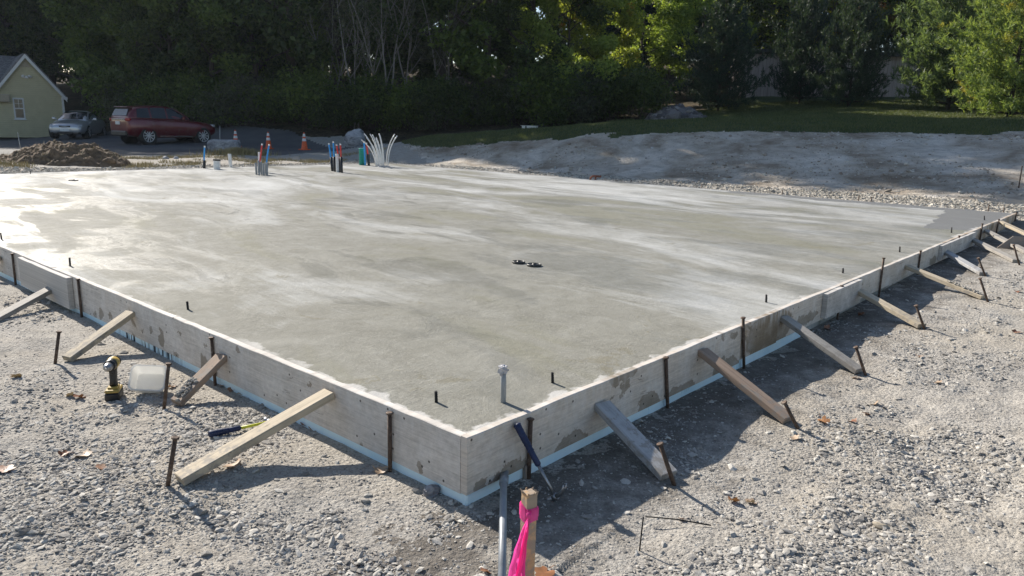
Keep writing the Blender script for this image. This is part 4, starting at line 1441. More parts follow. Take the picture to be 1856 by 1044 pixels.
# hammer lying behind the long brace
b0 = on_ground(380, 806)
h0 = on_ground(464, 782)
b0.z += .022
h0.z += .026
d = (b0 - h0).normalized()
h0 = b0 - d * .335
sv = d.cross(Vector((0, 0, 1))).normalized()
hammer(h0, d, sv, sv.cross(d), .335, 'navy', 'lime', 'navy and lime handled hammer lying on gravel behind the long brace', k=.5)

# ---- cordless drill standing on its battery
p = on_ground(208, 716)
rt = empty('cordless_drill', p, 0)
tag(rt, 'black and yellow cordless drill standing on its battery by the left form', 'drill')
vd = Vector((-p.x, -p.y, 0)).normalized()              # towards the camera
ax = (vd * .96 + Vector((-.22, 0, 0))).normalized()    # chuck direction
az = atan2(ax.y, ax.x)
rt.rotation_euler.z = az
m = MB()
m.box((.012, 0, .022), (.125, .08, .050), bev=.008)
m.build('battery', M['black'], rt)
m = MB()
m.box((.012, 0, .055), (.118, .078, .018), bev=.006)
m.box((.006, 0, .068), (.07, .055, .012), bev=.004)
m.build('base_plate', M['yellow'], rt)
m = MB()
m.tube([(0, 0, .06), (-.006, 0, .11), (-.016, 0, .165), (-.018, 0, .19)], [.024, .0215, .023, .028], 12)
m.build('handle', M['black'], rt)
m = MB()
tilt = Matrix.Rotation(radians(-6), 3, 'Y')


def tl(x, z=0.0, y=0.0):
    return tilt @ Vector((x, y, z)) + Vector((-.018, 0, .205))


m.tube([tl(-.075), tl(-.066), tl(0), tl(.055), tl(.062)], [.020, .031, .034, .032, .026], 16)
m.build('motor_housing', M['black'], rt)
MB().tube([tl(-.03), tl(-.028), tl(.028), tl(.03)], [.033, .0365, .0355, .033], 16).build('housing_band', M['yellow'], rt)
MB().tube([tl(-.083), tl(-.074), tl(-.035)], [.024, .033, .0355], 16).build('end_cap', M['black'], rt)
m = MB()
m.tube([tl(.055), tl(.064), tl(.088), tl(.092)], [.029, .033, .033, .024], 16)
m.build('clutch_ring', M['black'], rt)
m = MB()
m.tube([tl(.09), tl(.096), tl(.128), tl(.145), tl(.149)], [.021, .025, .024, .014, .009], 14)
m.tube([tl(.145), tl(.16)], .005, 6)
m.build('chuck', M['steel'], rt)
m = MB().tube([tl(.03, -.034), tl(.022, -.05), tl(.026, -.062)], [.006, .007, .005], 8)
m.build('trigger', M['black'], rt)

# ---- cloudy plastic tub lying tilted
p = on_ground(274, 706)
rt = empty('plastic_tub', Vector((p.x, p.y, p.z + .045)))
rt.rotation_euler = (radians(52), radians(6), radians(14))
tag(rt, 'cloudy white plastic tub tipped on its side beside the muddy brace', 'tub')


def tub(w0, w1, hh, th, n=6):
    vs, fs = [], []

    def ring(hw, z, r):
        out = []
        for cx, cy, a0 in ((1, 1, 0), (-1, 1, 90), (-1, -1, 180), (1, -1, 270)):
            for i in range(n):
                a = radians(a0 + 90 * i / (n - 1))
                out.append((cx * (hw - r) + r * cos(a), cy * (hw * .8 - r) + r * sin(a), z))
        return out
    rings = [ring(w0 * .9, 0, .02), ring(w0, .008, .024), ring(w1, hh - .012, .028), ring(w1 + .006, hh - .012, .03), ring(w1 + .006, hh, .03), ring(w1 - th, hh, .027), ring(w0 - th, th + .004, .022)]
    k = 4 * n
    for rg in rings:
        vs += rg
    for i in range(len(rings) - 1):
        for j in range(k):
            fs.append((i * k + j, i * k + (j + 1) % k, (i + 1) * k + (j + 1) % k, (i + 1) * k + j))
    fs.append(tuple(range(k))[::-1])
    fs.append(tuple((len(rings) - 1) * k + j for j in range(k)))
    return MB().add(vs, fs, False)


tub(.080, .094, .11, .003).build('tub_shell', M['plastic'], rt)

# ---- wire pin and loose wire
a_ = on_ground(1159, 992)
b_ = at_depth(1166, 937, a_.y + .0)
m = MB().tube([a_ - Vector((0, 0, .03)), b_], .0032, 6)
tag(m.build('wire_pin', M['rebar'], loc=a_), 'thin dark wire pin standing in the gravel right of the survey stake', 'wire')
a_, b_ = on_ground(1169, 946), on_ground(1288, 957)
m = MB().tube([a_ + Vector((0, 0, .035)), a_.lerp(b_, .5) + Vector((0, 0, .028)), b_ + Vector((0, 0, .008))], .003, 6)
tag(m.build('loose_wire', M['rebar'], loc=a_), 'straight dark wire lying level beside the standing wire pin', 'wire')


# ---- stray rocks
def rock(name, p, dims, label, mat='rock', rz=0, rough=.22, sub=3, cat='rock', group=None, seed=0, boxy=0.0):
    bm = bmesh.new()
    bmesh.ops.create_icosphere(bm, subdivisions=sub, radius=1)
    rs = np.random.RandomState(seed)
    o3 = rs.rand(3) * 50
    cuts = [Vector(rs.randn(3)).normalized() for _ in range(9)]
    for q in bm.verts:
        c = q.co.copy()
        for k, n_ in enumerate(cuts):
            lim = .62 + .25 * ((k * 37 % 10) / 10)
            e = c.dot(n_)
            if e > lim:
                c -= n_ * (e - lim) * .9
        if boxy:
            mxx = max(abs(c.x), abs(c.y), abs(c.z))
            c = c.lerp(c / max(mxx, 1e-6) * .8, boxy)
        f = 1 + rough * float(fbm([c.x * 1.3 + o3[0] + c.z], [c.y * 1.3 + o3[1] - c.z * .7], 1.6, seed, 4)[0])
        q.co = Vector((c.x * f * dims[0] / 2, c.y * f * dims[1] / 2, (c.z * f + .72) * dims[2] / 1.6))
    bm.verts.index_update()
    m = MB()
    m.add([q.co.copy() for q in bm.verts], [[q.index for q in f.verts] for f in bm.faces], False)
    bm.free()
    o = m.build(name, M[mat])
    o.location = p
    o.rotation_euler.z = rz
    return tag(o, label, cat, group)


g_ = on_ground(783, 897)
rock('loose_rock', g_ - Vector((0, 0, .015)), (.095, .07, .055), 'fist sized grey rock against the blue foam left of the corner', 'rock', .5, seed=3, sub=2)
g_ = on_ground(1597, 955)
rock('flat_stone', g_ - Vector((0, 0, .006)), (.085, .05, .022), 'smooth cream flat stone in the gravel at lower right', 'beige', -.5, seed=4, sub=2)
g_ = on_ground(1667, 862)
rock('loose_rock', g_ - Vector((0, 0, .01)), (.045, .04, .035), 'round pale cobble in the dark stony hollow at right', 'rock', .5, seed=8, sub=2)
for i, (px, py, sz, l) in enumerate(((560, 1000, .05, 'grey'), (420, 960, .06, 'dark'), (1010, 905, .035, 'small'))):
    pass
g_ = on_ground(953, 868)
m = MB().box((g_.x, g_.y, g_.z + .03), (.03, .03, .075), .6, bev=.003)
tag(m.build('wood_wedge', M['lum_brown'], loc=g_), 'short wooden wedge at the foot of the spattered stake beside the hammer', 'wedge')


# ---- fallen leaves
def leaf_mesh(seed, mat):
    rs = random.Random(seed)
    out = []
    for i in range(26):
        a = 2 * pi * i / 26
        lobes = .55 + .45 * abs(cos(2.5 * a)) ** .7
        r = lobes * (.9 + rs.random() * .2)
        out.append((r * cos(a), r * sin(a)))
    curl = .25 + rs.random() * .35
    tw = rs.random() * 6
    vs = [(0, 0, .02)]
    fs = []
    for k in (.5, 1.0):
        for (x, y) in out:
            u = x * cos(tw) + y * sin(tw)
            vs.append((x * k, y * k, curl * (u * k) ** 2 + .12 * sin(3 * u * k + seed) * k))
    for i in range(26):
        j = (i + 1) % 26
        fs.append((0, 1 + i, 1 + j))
        fs.append((1 + i, 27 + i, 27 + j, 1 + j))
    m = MB().add(vs, fs, True)
    m.tube([(-.9, 0, .15), (-1.25, .08, .3), (-1.5, .2, .35)], [.035, .03, .02], 5)
    me = m.build('fallen_leaf', M[mat])
    return me


LV = [(143, 719, .045, 'leaf_dead', 'russet fallen leaf left of the cordless drill'), (127, 716, .03, 'leaf_tan', 'pale fallen leaf edge beside the russet one by the drill'), (150, 825, .05, 'leaf_tan', 'curled tan fallen leaf in the gravel at lower left'), (118, 822, .035, 'leaf_dead', 'small rust leaf touching the curled tan leaf at lower left'),
      (183, 855, .032, 'leaf_dead', 'small crumpled red leaf below the curled tan leaf'), (10, 852, .05, 'leaf_dead', 'brown fallen leaf at the left photo edge'), (424, 864, .055, 'leaf_tan', 'large tan leaf beside the shadow of the long brace'), (688, 858, .045, 'leaf_tan', 'large pale orange leaf just left of the first left pin stake'),
      (405, 700, .035, 'leaf_dead', 'dark red leaf at the form foot behind the muddy brace'), (422, 708, .038, 'leaf_dead', 'red brown leaf in the pile behind the muddy brace, middle'), (440, 716, .035, 'leaf_tan', 'tan leaf at the right end of the pile behind the muddy brace'), (552, 773, .035, 'leaf_dead', 'dark leaf at the form foot under the long brace'),
      (568, 779, .033, 'leaf_tan', 'tan leaf at the form foot under the long brace'), (312, 703, .03, 'leaf_orange', 'rust leaf between the tub and the slanted stake'), (1492, 772, .040, 'leaf_orange', 'bright orange leaf beyond the foot of the brown brace'), (1545, 768, .032, 'leaf_dead', 'brown leaf right of the bright orange leaf'),
      (1440, 797, .032, 'leaf_tan', 'tan curled leaf just below the brown brace foot'), (1551, 686, .04, 'leaf_orange', 'red leaf under the foot of the grey brace from the brown board'), (1664, 656, .035, 'leaf_orange', 'lone rust leaf in the sunlit gravel at right'), (1330, 901, .034, 'leaf_orange', 'orange leaf right of the broad grey brace shadow'),
      (1362, 904, .032, 'leaf_tan', 'pale leaf close right of the orange leaf near the wires'), (1846, 531, .04, 'leaf_dead', 'dead leaf at the right photo edge, upper of two'), (1842, 602, .04, 'leaf_dead', 'dead leaf at the right photo edge, lower of two'), (985, 1041, .05, 'leaf_orange', 'large orange tan leaf beside the foot of the survey stake'),
      (1235, 942, .022, 'leaf_dead', 'tiny red leaf above the lying wire'), (880, 1040, .03, 'leaf_dead', 'dark red leaf left of the grey conduit at the bottom edge'), (1560, 572, .045, 'leaf_dead', 'dark leaf in the debris under the nearer splice board, left'), (1500, 598, .045, 'leaf_dead', 'dark leaf in the debris before the nearer splice board'),
      (1585, 735, .035, 'leaf_tan', 'pale leaf on the gravel mound right of the brown brace'), (1570, 752, .03, 'leaf_dead', 'rust leaf on the gravel mound beside the pale leaf'), (1700, 700, .03, 'leaf_tan', 'small tan leaf far right on the gravel'), (30, 685, .045, 'leaf_tan', 'pale leaf at the left below the grey brace')]
for i, (px, py, r, mt, lab) in enumerate(LV):
    o = leaf_mesh(i + 3, mt)
    g_ = on_ground(px, py)
    o.location = g_ + Vector((0, 0, .008))
    r *= .85
    o.scale = (r, r, r)
    o.rotation_euler = ((R.random() - .5) * .9, (R.random() - .5) * .9, R.random() * 6.28)
    tag(o, lab, 'leaf', 'fallen leaves on the gravel')

# ---- far ground things: soil heap, boulders, cones, rods
p0 = at_depth(74, 297, 19.6)
cx, cy = p0.x, p0.y + 1.1
base = gz(cx, cy)
n = 200
gx, gy = np.meshgrid(np.linspace(-2.1, 1.8, n), np.linspace(-1.5, 1.6, 150), indexing='xy')
e = np.clip(1 - ((gx + .1) / (1.75)) ** 2 - (gy / 1.35) ** 2, -1, 1)
hz = np.sign(e) * np.abs(e) ** .8 * .44 + fbm(gx + 9, gy, 1.3, 33, 4) * .36 * np.clip(e + .4, 0, 1) + (fbm(gx, gy, 5, 35, 5) * .26 + fbm(gx, gy, 17, 36, 3) * .10) * np.clip(e + .5, 0, 1)
hz = np.where(e < 0, hz - .12, hz)
V = np.stack([gx.ravel(), gy.ravel(), hz.ravel()], 1)
ii = np.arange(149)[:, None] * n + np.arange(n - 1)[None]
Fq = np.stack([ii, ii + 1, ii + n + 1, ii + n], -1).reshape(-1, 4)
o = np_mesh('soil_heap', V, Fq, M['dirt'], True)
o.location = (cx, cy, base)
tag(o, 'heap of dark brown topsoil with roots beside the driveway', 'soil heap')
nb = 2600
kk = RS.randint(0, len(V), nb)
kk = kk[hz.ravel()[kk] > .05]
P_ = V[kk]
a = RS.rand(len(kk)) * 6.28
dv = np.stack([np.cos(a), np.sin(a), RS.randn(len(kk)) * .45 + .2], 1) * (.04 + RS.rand(len(kk), 1) * .10)
sv_ = np.stack([-np.sin(a), np.cos(a), a * 0], 1) * .006
Vr = np.stack([P_ - sv_, P_ + sv_, P_ + dv + sv_ * .3, P_ + dv - sv_ * .3], 1).reshape(-1, 3)
tag(np_mesh('roots', Vr, np.arange(len(Vr)).reshape(-1, 4), M['straw'], parent=o), kind='stuff')
p = at_depth(407, 272, 29.4)
rock('boulder', Vector((p.x, p.y, gz(p.x, p.y) - .05)), (1.45, .8, .56), 'long flat topped pale boulder right of the red car', rz=.1, seed=5, boxy=.8, rough=.12)
p = at_depth(645, 270, 31.5)
rock('boulder', Vector((p.x, p.y, gz(p.x, p.y) - .05)), (.98, .8, .80), 'tall rounded boulder behind the bunch of white pipes', rz=.8, seed=6, rough=.2)
for i, (px, py, Y, sz, l) in enumerate(((745, 284, 20.5, .28, 'small field stone at the right end of the soil heap'), (300, 282, 24, .22, 'field stone in the dry grass before the red car'), (319, 283, 24, .2, 'right one of two field stones in the dry grass'), (195, 283, 20.3, .42, 'brown clod stone at the right end of the soil heap'))):
    if i == 0:
        continue
    p = at_depth(px, py, Y)
    rock('field_stone', Vector((p.x, p.y, gz(p.x, p.y) - .04)), (sz, sz * .8, sz * .6), l, 'rock' if i < 3 else 'dirt', seed=20 + i, sub=2, cat='stone')


def cone_thing(p, label, hh=.71):
    rt = empty('traffic_cone', p, R.random())
    tag(rt, label, 'traffic cone', 'orange traffic cones behind the slab')
    m = MB()
    m.box((0, 0, .02), (.36, .36, .04), bev=.012)
    m.build('base', M['cone'], rt)

    def rad(z):
        return .135 - (.135 - .03) * (z - .03) / (hh - .03)
    MB().lathe([(rad(.03) + .012, .035), (rad(.05), .05), (rad(hh * .5), hh * .5), (rad(hh), hh - .01), (.02, hh)], 20).build('cone_body', M['cone'], rt)
    for z0, z1 in ((.36, .47), (.54, .66)):
        MB().lathe([(rad(z0) + .003, z0), (rad(z0) + .004, z0 + .004), (rad(z1) + .004, z1 - .004), (rad(z1) + .003, z1)], 20).build('reflective_band', M['band'], rt)
    return rt


for px, py, Y, l in ((552, 272, 31.2, 'orange traffic cone standing clear, between the red and blue pipe clusters'), (487, 270, 32, 'orange traffic cone behind the grey conduit cluster'), (428, 270, 32.6, 'orange traffic cone mostly hidden behind the flat boulder')):
    p = at_depth(px, py, Y)
    cone_thing(Vector((p.x, p.y, gz(p.x, p.y))), l, .71)
for px, t_, b_, Y, l in ((398.5, 228, 268, 30.2, 'thin pale rod standing between the red car and the boulder'), (37, 240, 262, 24, 'thin slanted wire rod behind the soil heap')):
    p = at_depth(px, b_, Y)
    z = gz(p.x, p.y)
    q = at_depth(px - (5 if px < 100 else 0), t_, Y)
    m = MB().tube([(p.x, p.y, z), q], .011 if px > 100 else .008, 6)
    tag(m.build('marker_rod', M['wire'], loc=(p.x, p.y, z)), l, 'rod')

# white box and blue hose on the lawn, rock pile
p = at_depth(960, 244, 30.6)
z = gz(p.x, p.y)
rt = empty('crate', (p.x, p.y, z), -.25)
tag(rt, 'small off white crate lying on the grass above the bank', 'crate')
m = MB()
m.box((0, 0, .11), (.58, .34, .24), bev=.01)
m.build('crate_body', M['pvc_white'], rt)
MB().box((-.12, -.171, .10), (.05, .012, .26), bev=.003).build('strap', M['black'], rt)
MB().box((-.02, 0, .238), (.64, .40, .016), bev=.004).build('lid', M['pvc_white'], rt)
a_, b_ = at_depth(868, 246, 30.2), at_depth(990, 244, 30.0)
pts = []
for i in range(13):
    q = a_.lerp(b_, i / 12)
    pts.append((q.x, q.y + .12 * sin(i), gz(q.x, q.y) + .035))
tag(MB().tube(pts, .028, 8).build('hose', plain('aqua_hose', (0.08, 0.42, 0.46), .5), loc=pts[0]), 'long aqua hose lying on the grass beside the white crate', 'hose')
p = at_depth(1228, 215, 36)
n = 900
a, rr_ = RS.rand(n) * 2 * pi, np.sqrt(RS.rand(n))
x, y = rr_ * np.cos(a) * 1.45, rr_ * np.sin(a) * 1.1
zz = gz(p.x, p.y) + .62 * (1 - rr_ ** 1.5) * (.85 + .3 * RS.rand(n)) - .05
o = stones('rock_pile', x + p.x, y + p.y, .06 + RS.gamma(2, .03, n), M['blue_stone'], zz, .7, 0)
tag(o, 'heap of grey blue rubble stones at the wood edge', 'rock pile')


# ================================================================== TREES AND SHRUBS
def leaves_np(P, size, up=0.35, elong=1.5, rs=RS, spread=None):
    """n small diamond leaves at points P"""
    n = len(P)
    N = rs.randn(n, 3)
    N[:, 2] += up * 2
    N /= np.linalg.norm(N, axis=1)[:, None]
    T = np.cross(N, rs.randn(n, 3))
    T /= np.linalg.norm(T, axis=1)[:, None]
    B = np.cross(N, T)
    sz = size * (0.6 + rs.rand(n, 1) * 0.8)
    a, b = T * sz * elong * .5, B * sz * .42
    V = np.stack([P - a, P + b - a * .1 + N * sz * .08, P + a, P - b - a * .1 + N * sz * .08], 1).reshape(-1, 3)
    Fq = np.arange(n * 4).reshape(-1, 4)
    return V, Fq


def limb(m, p, d, L, r, depth, tips, rs, spread=.7, up=.25, nseg=5, kids=3):
    pts, rad = [Vector(p)], [r]
    d = Vector(d).normalized()
    for i in range(nseg):
        d = (d + Vector(rs.randn(3)) * .13 + Vector((0, 0, up * .12))).normalized()
        pts.append(pts[-1] + d * (L / nseg))
        rad.append(r * (1 - .75 * (i + 1) / nseg))
    m.tube(pts, rad, 6 if depth > 0 else 5)
    tips.append((pts[-1], L))
    tips.append((pts[-2], L))
    if depth > 0:
        for k in range(kids):
            i = rs.randint(2, nseg + 1)
            side = Vector(rs.randn(3))
            side = (side - d * side.dot(d)).normalized()
            nd = (d * (1 - spread) + side * spread + Vector((0, 0, up))).normalized()
            limb(m, pts[i], nd, L * (.5 + rs.rand() * .25), rad[i] * .65, depth - 1, tips, rs, spread, up, 4, 2)


def deciduous(seed, H, Rc, nleaf, leaf, low=.12, trunk_r=.16, clump=.75, bark='bark', shape=1.0, mat='g_dark'):
    rs = np.random.RandomState(seed)
    root = empty('leafy_tree')
    m = MB()
    tips = []
    tp = [Vector((0, 0, -.3))]
    tr = [trunk_r * 1.25]
    n = 9
    for i in range(1, n + 1):
        k = i / n
        tp.append(Vector((rs.randn() * .07 * k * H * .2, rs.randn() * .07 * k * H * .2, H * .88 * k)))
        tr.append(trunk_r * (1 - .88 * k))
    m.tube(tp, tr, 8)
    nl = 15
    for i in range(nl):
        k = low + (0.95 - low) * (i + rs.rand() * .6) / nl
        j = min(n - 1, int(k * n))
        p = tp[j].lerp(tp[j + 1], k * n - j)
        a = i * 2.4 + rs.rand()
        prof = (sin(min(1, (k - low) / (1 - low) * .95 + .12) * pi) ** .6) * shape
        L = Rc * (.35 + .75 * prof) * (.75 + rs.rand() * .4)
        limb(m, p, (cos(a), sin(a), .25 + .5 * k), L, trunk_r * (.5 - .35 * k), 1, tips, rs)
    m.build('trunk', M[bark], root)
    C = np.array([t[0][:] for t in tips])
    S = np.array([t[1] for t in tips])
    w_ = S / S.sum()
    idx = rs.choice(len(C), nleaf, p=w_)
    off = rs.randn(nleaf, 3)
    off /= np.linalg.norm(off, axis=1)[:, None]
    rad = rs.rand(nleaf) ** .45 * clump * (.55 + .45 * S[idx] / S.max()) * (.7 + .6 * _h(idx, idx * 0 + 3, seed))
    off = off * rad[:, None] * np.array([1.15, 1.15, .72])
    V, Fq = leaves_np(C[idx] + off, leaf, rs=rs)
    np_mesh('crown', V, Fq, M[mat], parent=root)
    return root


def pine(seed, H, Rc, nwh, leaf, mat='g_pine', low=.03):
    """white pine: whorls of upswept limbs ending in plumes of needles"""
    rs = np.random.RandomState(seed)
    root = empty('pine_tree')
    m = MB()
    m.tube([(0, 0, -.3), (0, 0, H * .5), (.03, 0, H)], [H * .014, H * .009, .012], 8)
    C, D = [], []
    for i in range(nwh):
        k = low + (1 - low) * (i + .3 * rs.rand()) / nwh
        z = H * k
        Rk = Rc * min(1, (1 - k) * 1.55 + .04) * (.85 + .3 * rs.rand()) * min(1, .72 + k * 2)
        nb = 7 if k < .8 else 5
        for b in range(nb):
            a = b * 2 * pi / nb + i * 1.1 + rs.rand() * .5
            L = Rk * (.75 + .45 * rs.rand())
            rise = .12 + .55 * k
            q = [Vector((0, 0, z))]
            for s_ in range(1, 6):
                u = s_ / 5
                q.append(Vector((cos(a) * L * u, sin(a) * L * u, z + L * rise * u ** 1.5 + rs.randn() * .03)))
            m.tube(q, [.03 * (1 - k) + .012, .02 * (1 - k) + .01, .012, .01, .008, .005], 5)
            ns = max(4, int(L * 6.5))
            for s_ in range(ns):
                u = .22 + .78 * (s_ + rs.rand()) / ns
                j = min(4, int(u * 5))
                p = q[j].lerp(q[j + 1], u * 5 - j)
                sp = .5 * (1 - u * .55) * min(1, L)
                for r_ in range(2):
                    pp = Vector(p) + Vector(rs.randn(3)) * sp * .38
                    C.append(pp[:])
                    D.append((cos(a) * .6 + rs.randn() * .45, sin(a) * .6 + rs.randn() * .45, .55 + rs.rand() * .6))
    m.build('trunk', M['bark'], root)
    C, D = np.array(C), np.array(D)
    D /= np.linalg.norm(D, axis=1)[:, None]
    nn = 16                       # needles per plume
    n = len(C) * nn
    base = np.repeat(C, nn, 0)
    ax = np.repeat(D, nn, 0)
    t_ = rs.rand(n, 1) * leaf * 1.5
    dirs = ax + rs.randn(n, 3) * .62
    dirs /= np.linalg.norm(dirs, axis=1)[:, None]
    p0 = base + ax * t_
    side = np.cross(dirs, rs.randn(n, 3))
    side /= np.linalg.norm(side, axis=1)[:, None]
    Ln = leaf * (.7 + rs.rand(n, 1) * .6)
    wd = leaf * .10
    V = np.stack([p0 - side * wd, p0 + side * wd, p0 + dirs * Ln + side * wd * .3, p0 + dirs * Ln - side * wd * .3], 1).reshape(-1, 3)
    np_mesh('crown', V, np.arange(n * 4).reshape(-1, 4), M[mat], parent=root)
    return root


def sapling(seed, H, stems, nleaf, mat='g_grey'):
    rs = np.random.RandomState(seed)
    root = empty('bare_sapling')
    m = MB()
    tips = []
    for s_ in range(stems):
        a = rs.rand() * 6.28
        p = Vector((cos(a) * .25 * s_, sin(a) * .2 * s_, -.2))
        hh = H * (.7 + .3 * rs.rand())
        lean = Vector((rs.randn() * .10, rs.randn() * .08, 1)).normalized()
        pts, rad = [p], [.05]
        d = lean
        for i in range(10):
            d = (d + Vector(rs.randn(3)) * .07).normalized()
            pts.append(pts[-1] + d * hh / 10)
            rad.append(.052 * (1 - .085 * (i + 1)))
        m.tube(pts, rad, 6)
        for i in range(7):
            j = rs.randint(3, 10)
            a2 = rs.rand() * 6.28
            limb(m, pts[j], (cos(a2) * .55, sin(a2) * .55, 1), hh * (.16 + .2 * rs.rand()), rad[j] * .6, 1, tips, rs, .45, .35, 5, 3)
    m.build('trunk', M['bark_pale'], root)
    C = np.array([t[0][:] for t in tips])
    idx = rs.choice(len(C), nleaf)
    V, Fq = leaves_np(C[idx] + rs.randn(nleaf, 3) * .35, .085, rs=rs)
    np_mesh('crown', V, Fq, M[mat], parent=root)
    return root


def shrub(seed, H, Rr, nleaf, leaf, mat='g_mid'):
    rs = np.random.RandomState(seed)
    root = empty('shrub')
    m = MB()
    tips = []
    for i in range(9):
        a = i * 2.4
        limb(m, (cos(a) * .1, sin(a) * .1, -.1), (cos(a) * .8, sin(a) * .8, .9 + rs.rand()), H * (.6 + .4 * rs.rand()), .02, 1, tips, rs, .6, .2, 4, 3)
    m.build('trunk', M['bark'], root)
    C = np.array([t[0][:] for t in tips])
    C[:, :2] *= Rr / max(.1, np.abs(C[:, :2]).max())
    idx = rs.choice(len(C), nleaf)
    off = rs.randn(nleaf, 3) * np.array([.28, .28, .22])
    P = C[idx] + off
    P[:, 2] = np.abs(P[:, 2])
    V, Fq = leaves_np(P, leaf, rs=rs)
    np_mesh('crown', V, Fq, M[mat], parent=root)
    return root


PROTO = {}
PROTO['oak'] = deciduous(1, 11, 3.6, 21000, .15, low=.10, clump=.85)
PROTO['maple'] = deciduous(2, 11, 3.2, 21000, .14, low=.08, clump=.8, mat='g_mid')
PROTO['tall'] = deciduous(3, 16, 3.6, 24000, .16, low=.16, trunk_r=.2, clump=.95)
PROTO['birch'] = deciduous(4, 10, 2.3, 17000, .12, low=.10, trunk_r=.10, clump=.62, mat='g_lime')
PROTO['pine'] = pine(5, 8, 2.7, 21, .20)
PROTO['pine2'] = pine(6, 6, 2.4, 18, .17, 'g_pine_dark')
PROTO['sap'] = sapling(7, 9.5, 3, 1500)
PROTO['sap2'] = sapling(8, 8, 2, 1000)
PROTO['shrub'] = shrub(9, 1.7, 1.3, 4200, .10)
PROTO['shrub2'] = shrub(10, 1.2, 1.1, 3000, .09, 'g_dark')
USED = set()


def plant(kind, x, y, h=1.0, mat=None, label=None, cat='tree', group=None, rz=None, wide=1.0, sink=0.0):
    pr = PROTO[kind]
    if kind not in USED:
        USED.add(kind)
        o = pr
    else:
        o = copy_tree(pr)
    o.location = (x, y, gz(x, y) - sink)
    o.rotation_euler.z = R.random() * 6.28 if rz is None else rz
    o.scale = (h * wide, h * wide, h)
    if mat:
        for c in o.children:
            if c.name.startswith('crown'):
                c.material_slots[0].link = 'OBJECT'
                c.material_slots[0].material = M[mat]
    if mat is None and o is not pr:
        pass
    return tag(o, label, cat, group)


def pxY(px, Y):
    return at_depth(px, 150, Y).x


# (kind, px, Y, scale, material, label)
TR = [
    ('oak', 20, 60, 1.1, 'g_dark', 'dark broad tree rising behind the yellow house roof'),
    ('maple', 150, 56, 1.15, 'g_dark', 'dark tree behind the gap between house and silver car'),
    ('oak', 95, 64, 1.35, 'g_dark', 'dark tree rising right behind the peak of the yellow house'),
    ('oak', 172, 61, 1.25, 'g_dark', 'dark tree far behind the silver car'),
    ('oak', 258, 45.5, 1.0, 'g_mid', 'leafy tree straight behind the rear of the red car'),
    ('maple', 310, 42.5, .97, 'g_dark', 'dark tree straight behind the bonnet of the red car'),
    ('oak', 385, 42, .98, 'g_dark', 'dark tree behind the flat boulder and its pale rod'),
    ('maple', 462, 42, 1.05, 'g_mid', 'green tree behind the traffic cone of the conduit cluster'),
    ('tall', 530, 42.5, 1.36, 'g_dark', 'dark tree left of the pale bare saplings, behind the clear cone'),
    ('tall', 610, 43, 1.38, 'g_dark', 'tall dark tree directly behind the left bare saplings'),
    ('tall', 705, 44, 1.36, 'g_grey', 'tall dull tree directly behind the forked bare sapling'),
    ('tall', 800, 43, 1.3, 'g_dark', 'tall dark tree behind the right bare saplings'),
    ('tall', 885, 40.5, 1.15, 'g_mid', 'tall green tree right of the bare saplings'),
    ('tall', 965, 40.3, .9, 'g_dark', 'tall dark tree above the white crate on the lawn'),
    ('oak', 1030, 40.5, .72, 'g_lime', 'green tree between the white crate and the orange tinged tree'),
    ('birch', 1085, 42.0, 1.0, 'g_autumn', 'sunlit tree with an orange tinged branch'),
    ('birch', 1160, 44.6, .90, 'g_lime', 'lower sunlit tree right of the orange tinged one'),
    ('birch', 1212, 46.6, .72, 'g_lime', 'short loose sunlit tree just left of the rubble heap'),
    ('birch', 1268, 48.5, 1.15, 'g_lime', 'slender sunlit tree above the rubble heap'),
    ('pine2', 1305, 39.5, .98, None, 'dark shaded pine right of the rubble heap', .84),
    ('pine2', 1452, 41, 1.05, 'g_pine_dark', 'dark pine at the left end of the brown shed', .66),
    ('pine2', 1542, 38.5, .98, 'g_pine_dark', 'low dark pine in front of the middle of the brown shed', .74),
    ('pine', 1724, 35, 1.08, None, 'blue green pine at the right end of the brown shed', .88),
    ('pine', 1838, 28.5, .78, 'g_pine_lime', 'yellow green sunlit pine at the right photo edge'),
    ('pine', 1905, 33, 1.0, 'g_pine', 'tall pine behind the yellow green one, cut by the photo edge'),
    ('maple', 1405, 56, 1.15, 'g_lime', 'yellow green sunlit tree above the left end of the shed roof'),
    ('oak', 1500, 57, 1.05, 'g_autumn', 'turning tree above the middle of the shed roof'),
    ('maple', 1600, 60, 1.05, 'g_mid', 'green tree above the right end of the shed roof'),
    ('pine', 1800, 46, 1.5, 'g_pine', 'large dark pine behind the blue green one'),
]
for k, px, Y, h, mt, lab, *wd in TR:
    o = plant(k, pxY(px, Y), Y, h, mt, lab, group='trees along the edge of the wood' if k != 'pine' else 'pines by the shed', wide=wd[0] if wd else 1.0)
SP = [('sap', 595, 39.5, .95, 'leaning bare pale sapling, leftmost of the sapling row'), ('sap2', 640, 38.6, 1.1, 'thin bare saplings left of the forked one'), ('sap', 700, 38.8, 1.05, 'forked pale bare sapling above the bunch of white pipes'),
      ('sap2', 735, 39.5, 1.05, 'bare sapling just right of the forked one'), ('sap', 800, 40, .95, 'pale bare saplings at the right end of the sapling row'), ('sap2', 670, 40.2, 1.12, 'bare sapling close behind the left of the forked one')]
for k, px, Y, h, lab in SP:
    plant(k, pxY(px, Y), Y, h, None, lab, 'sapling', 'bare saplings')
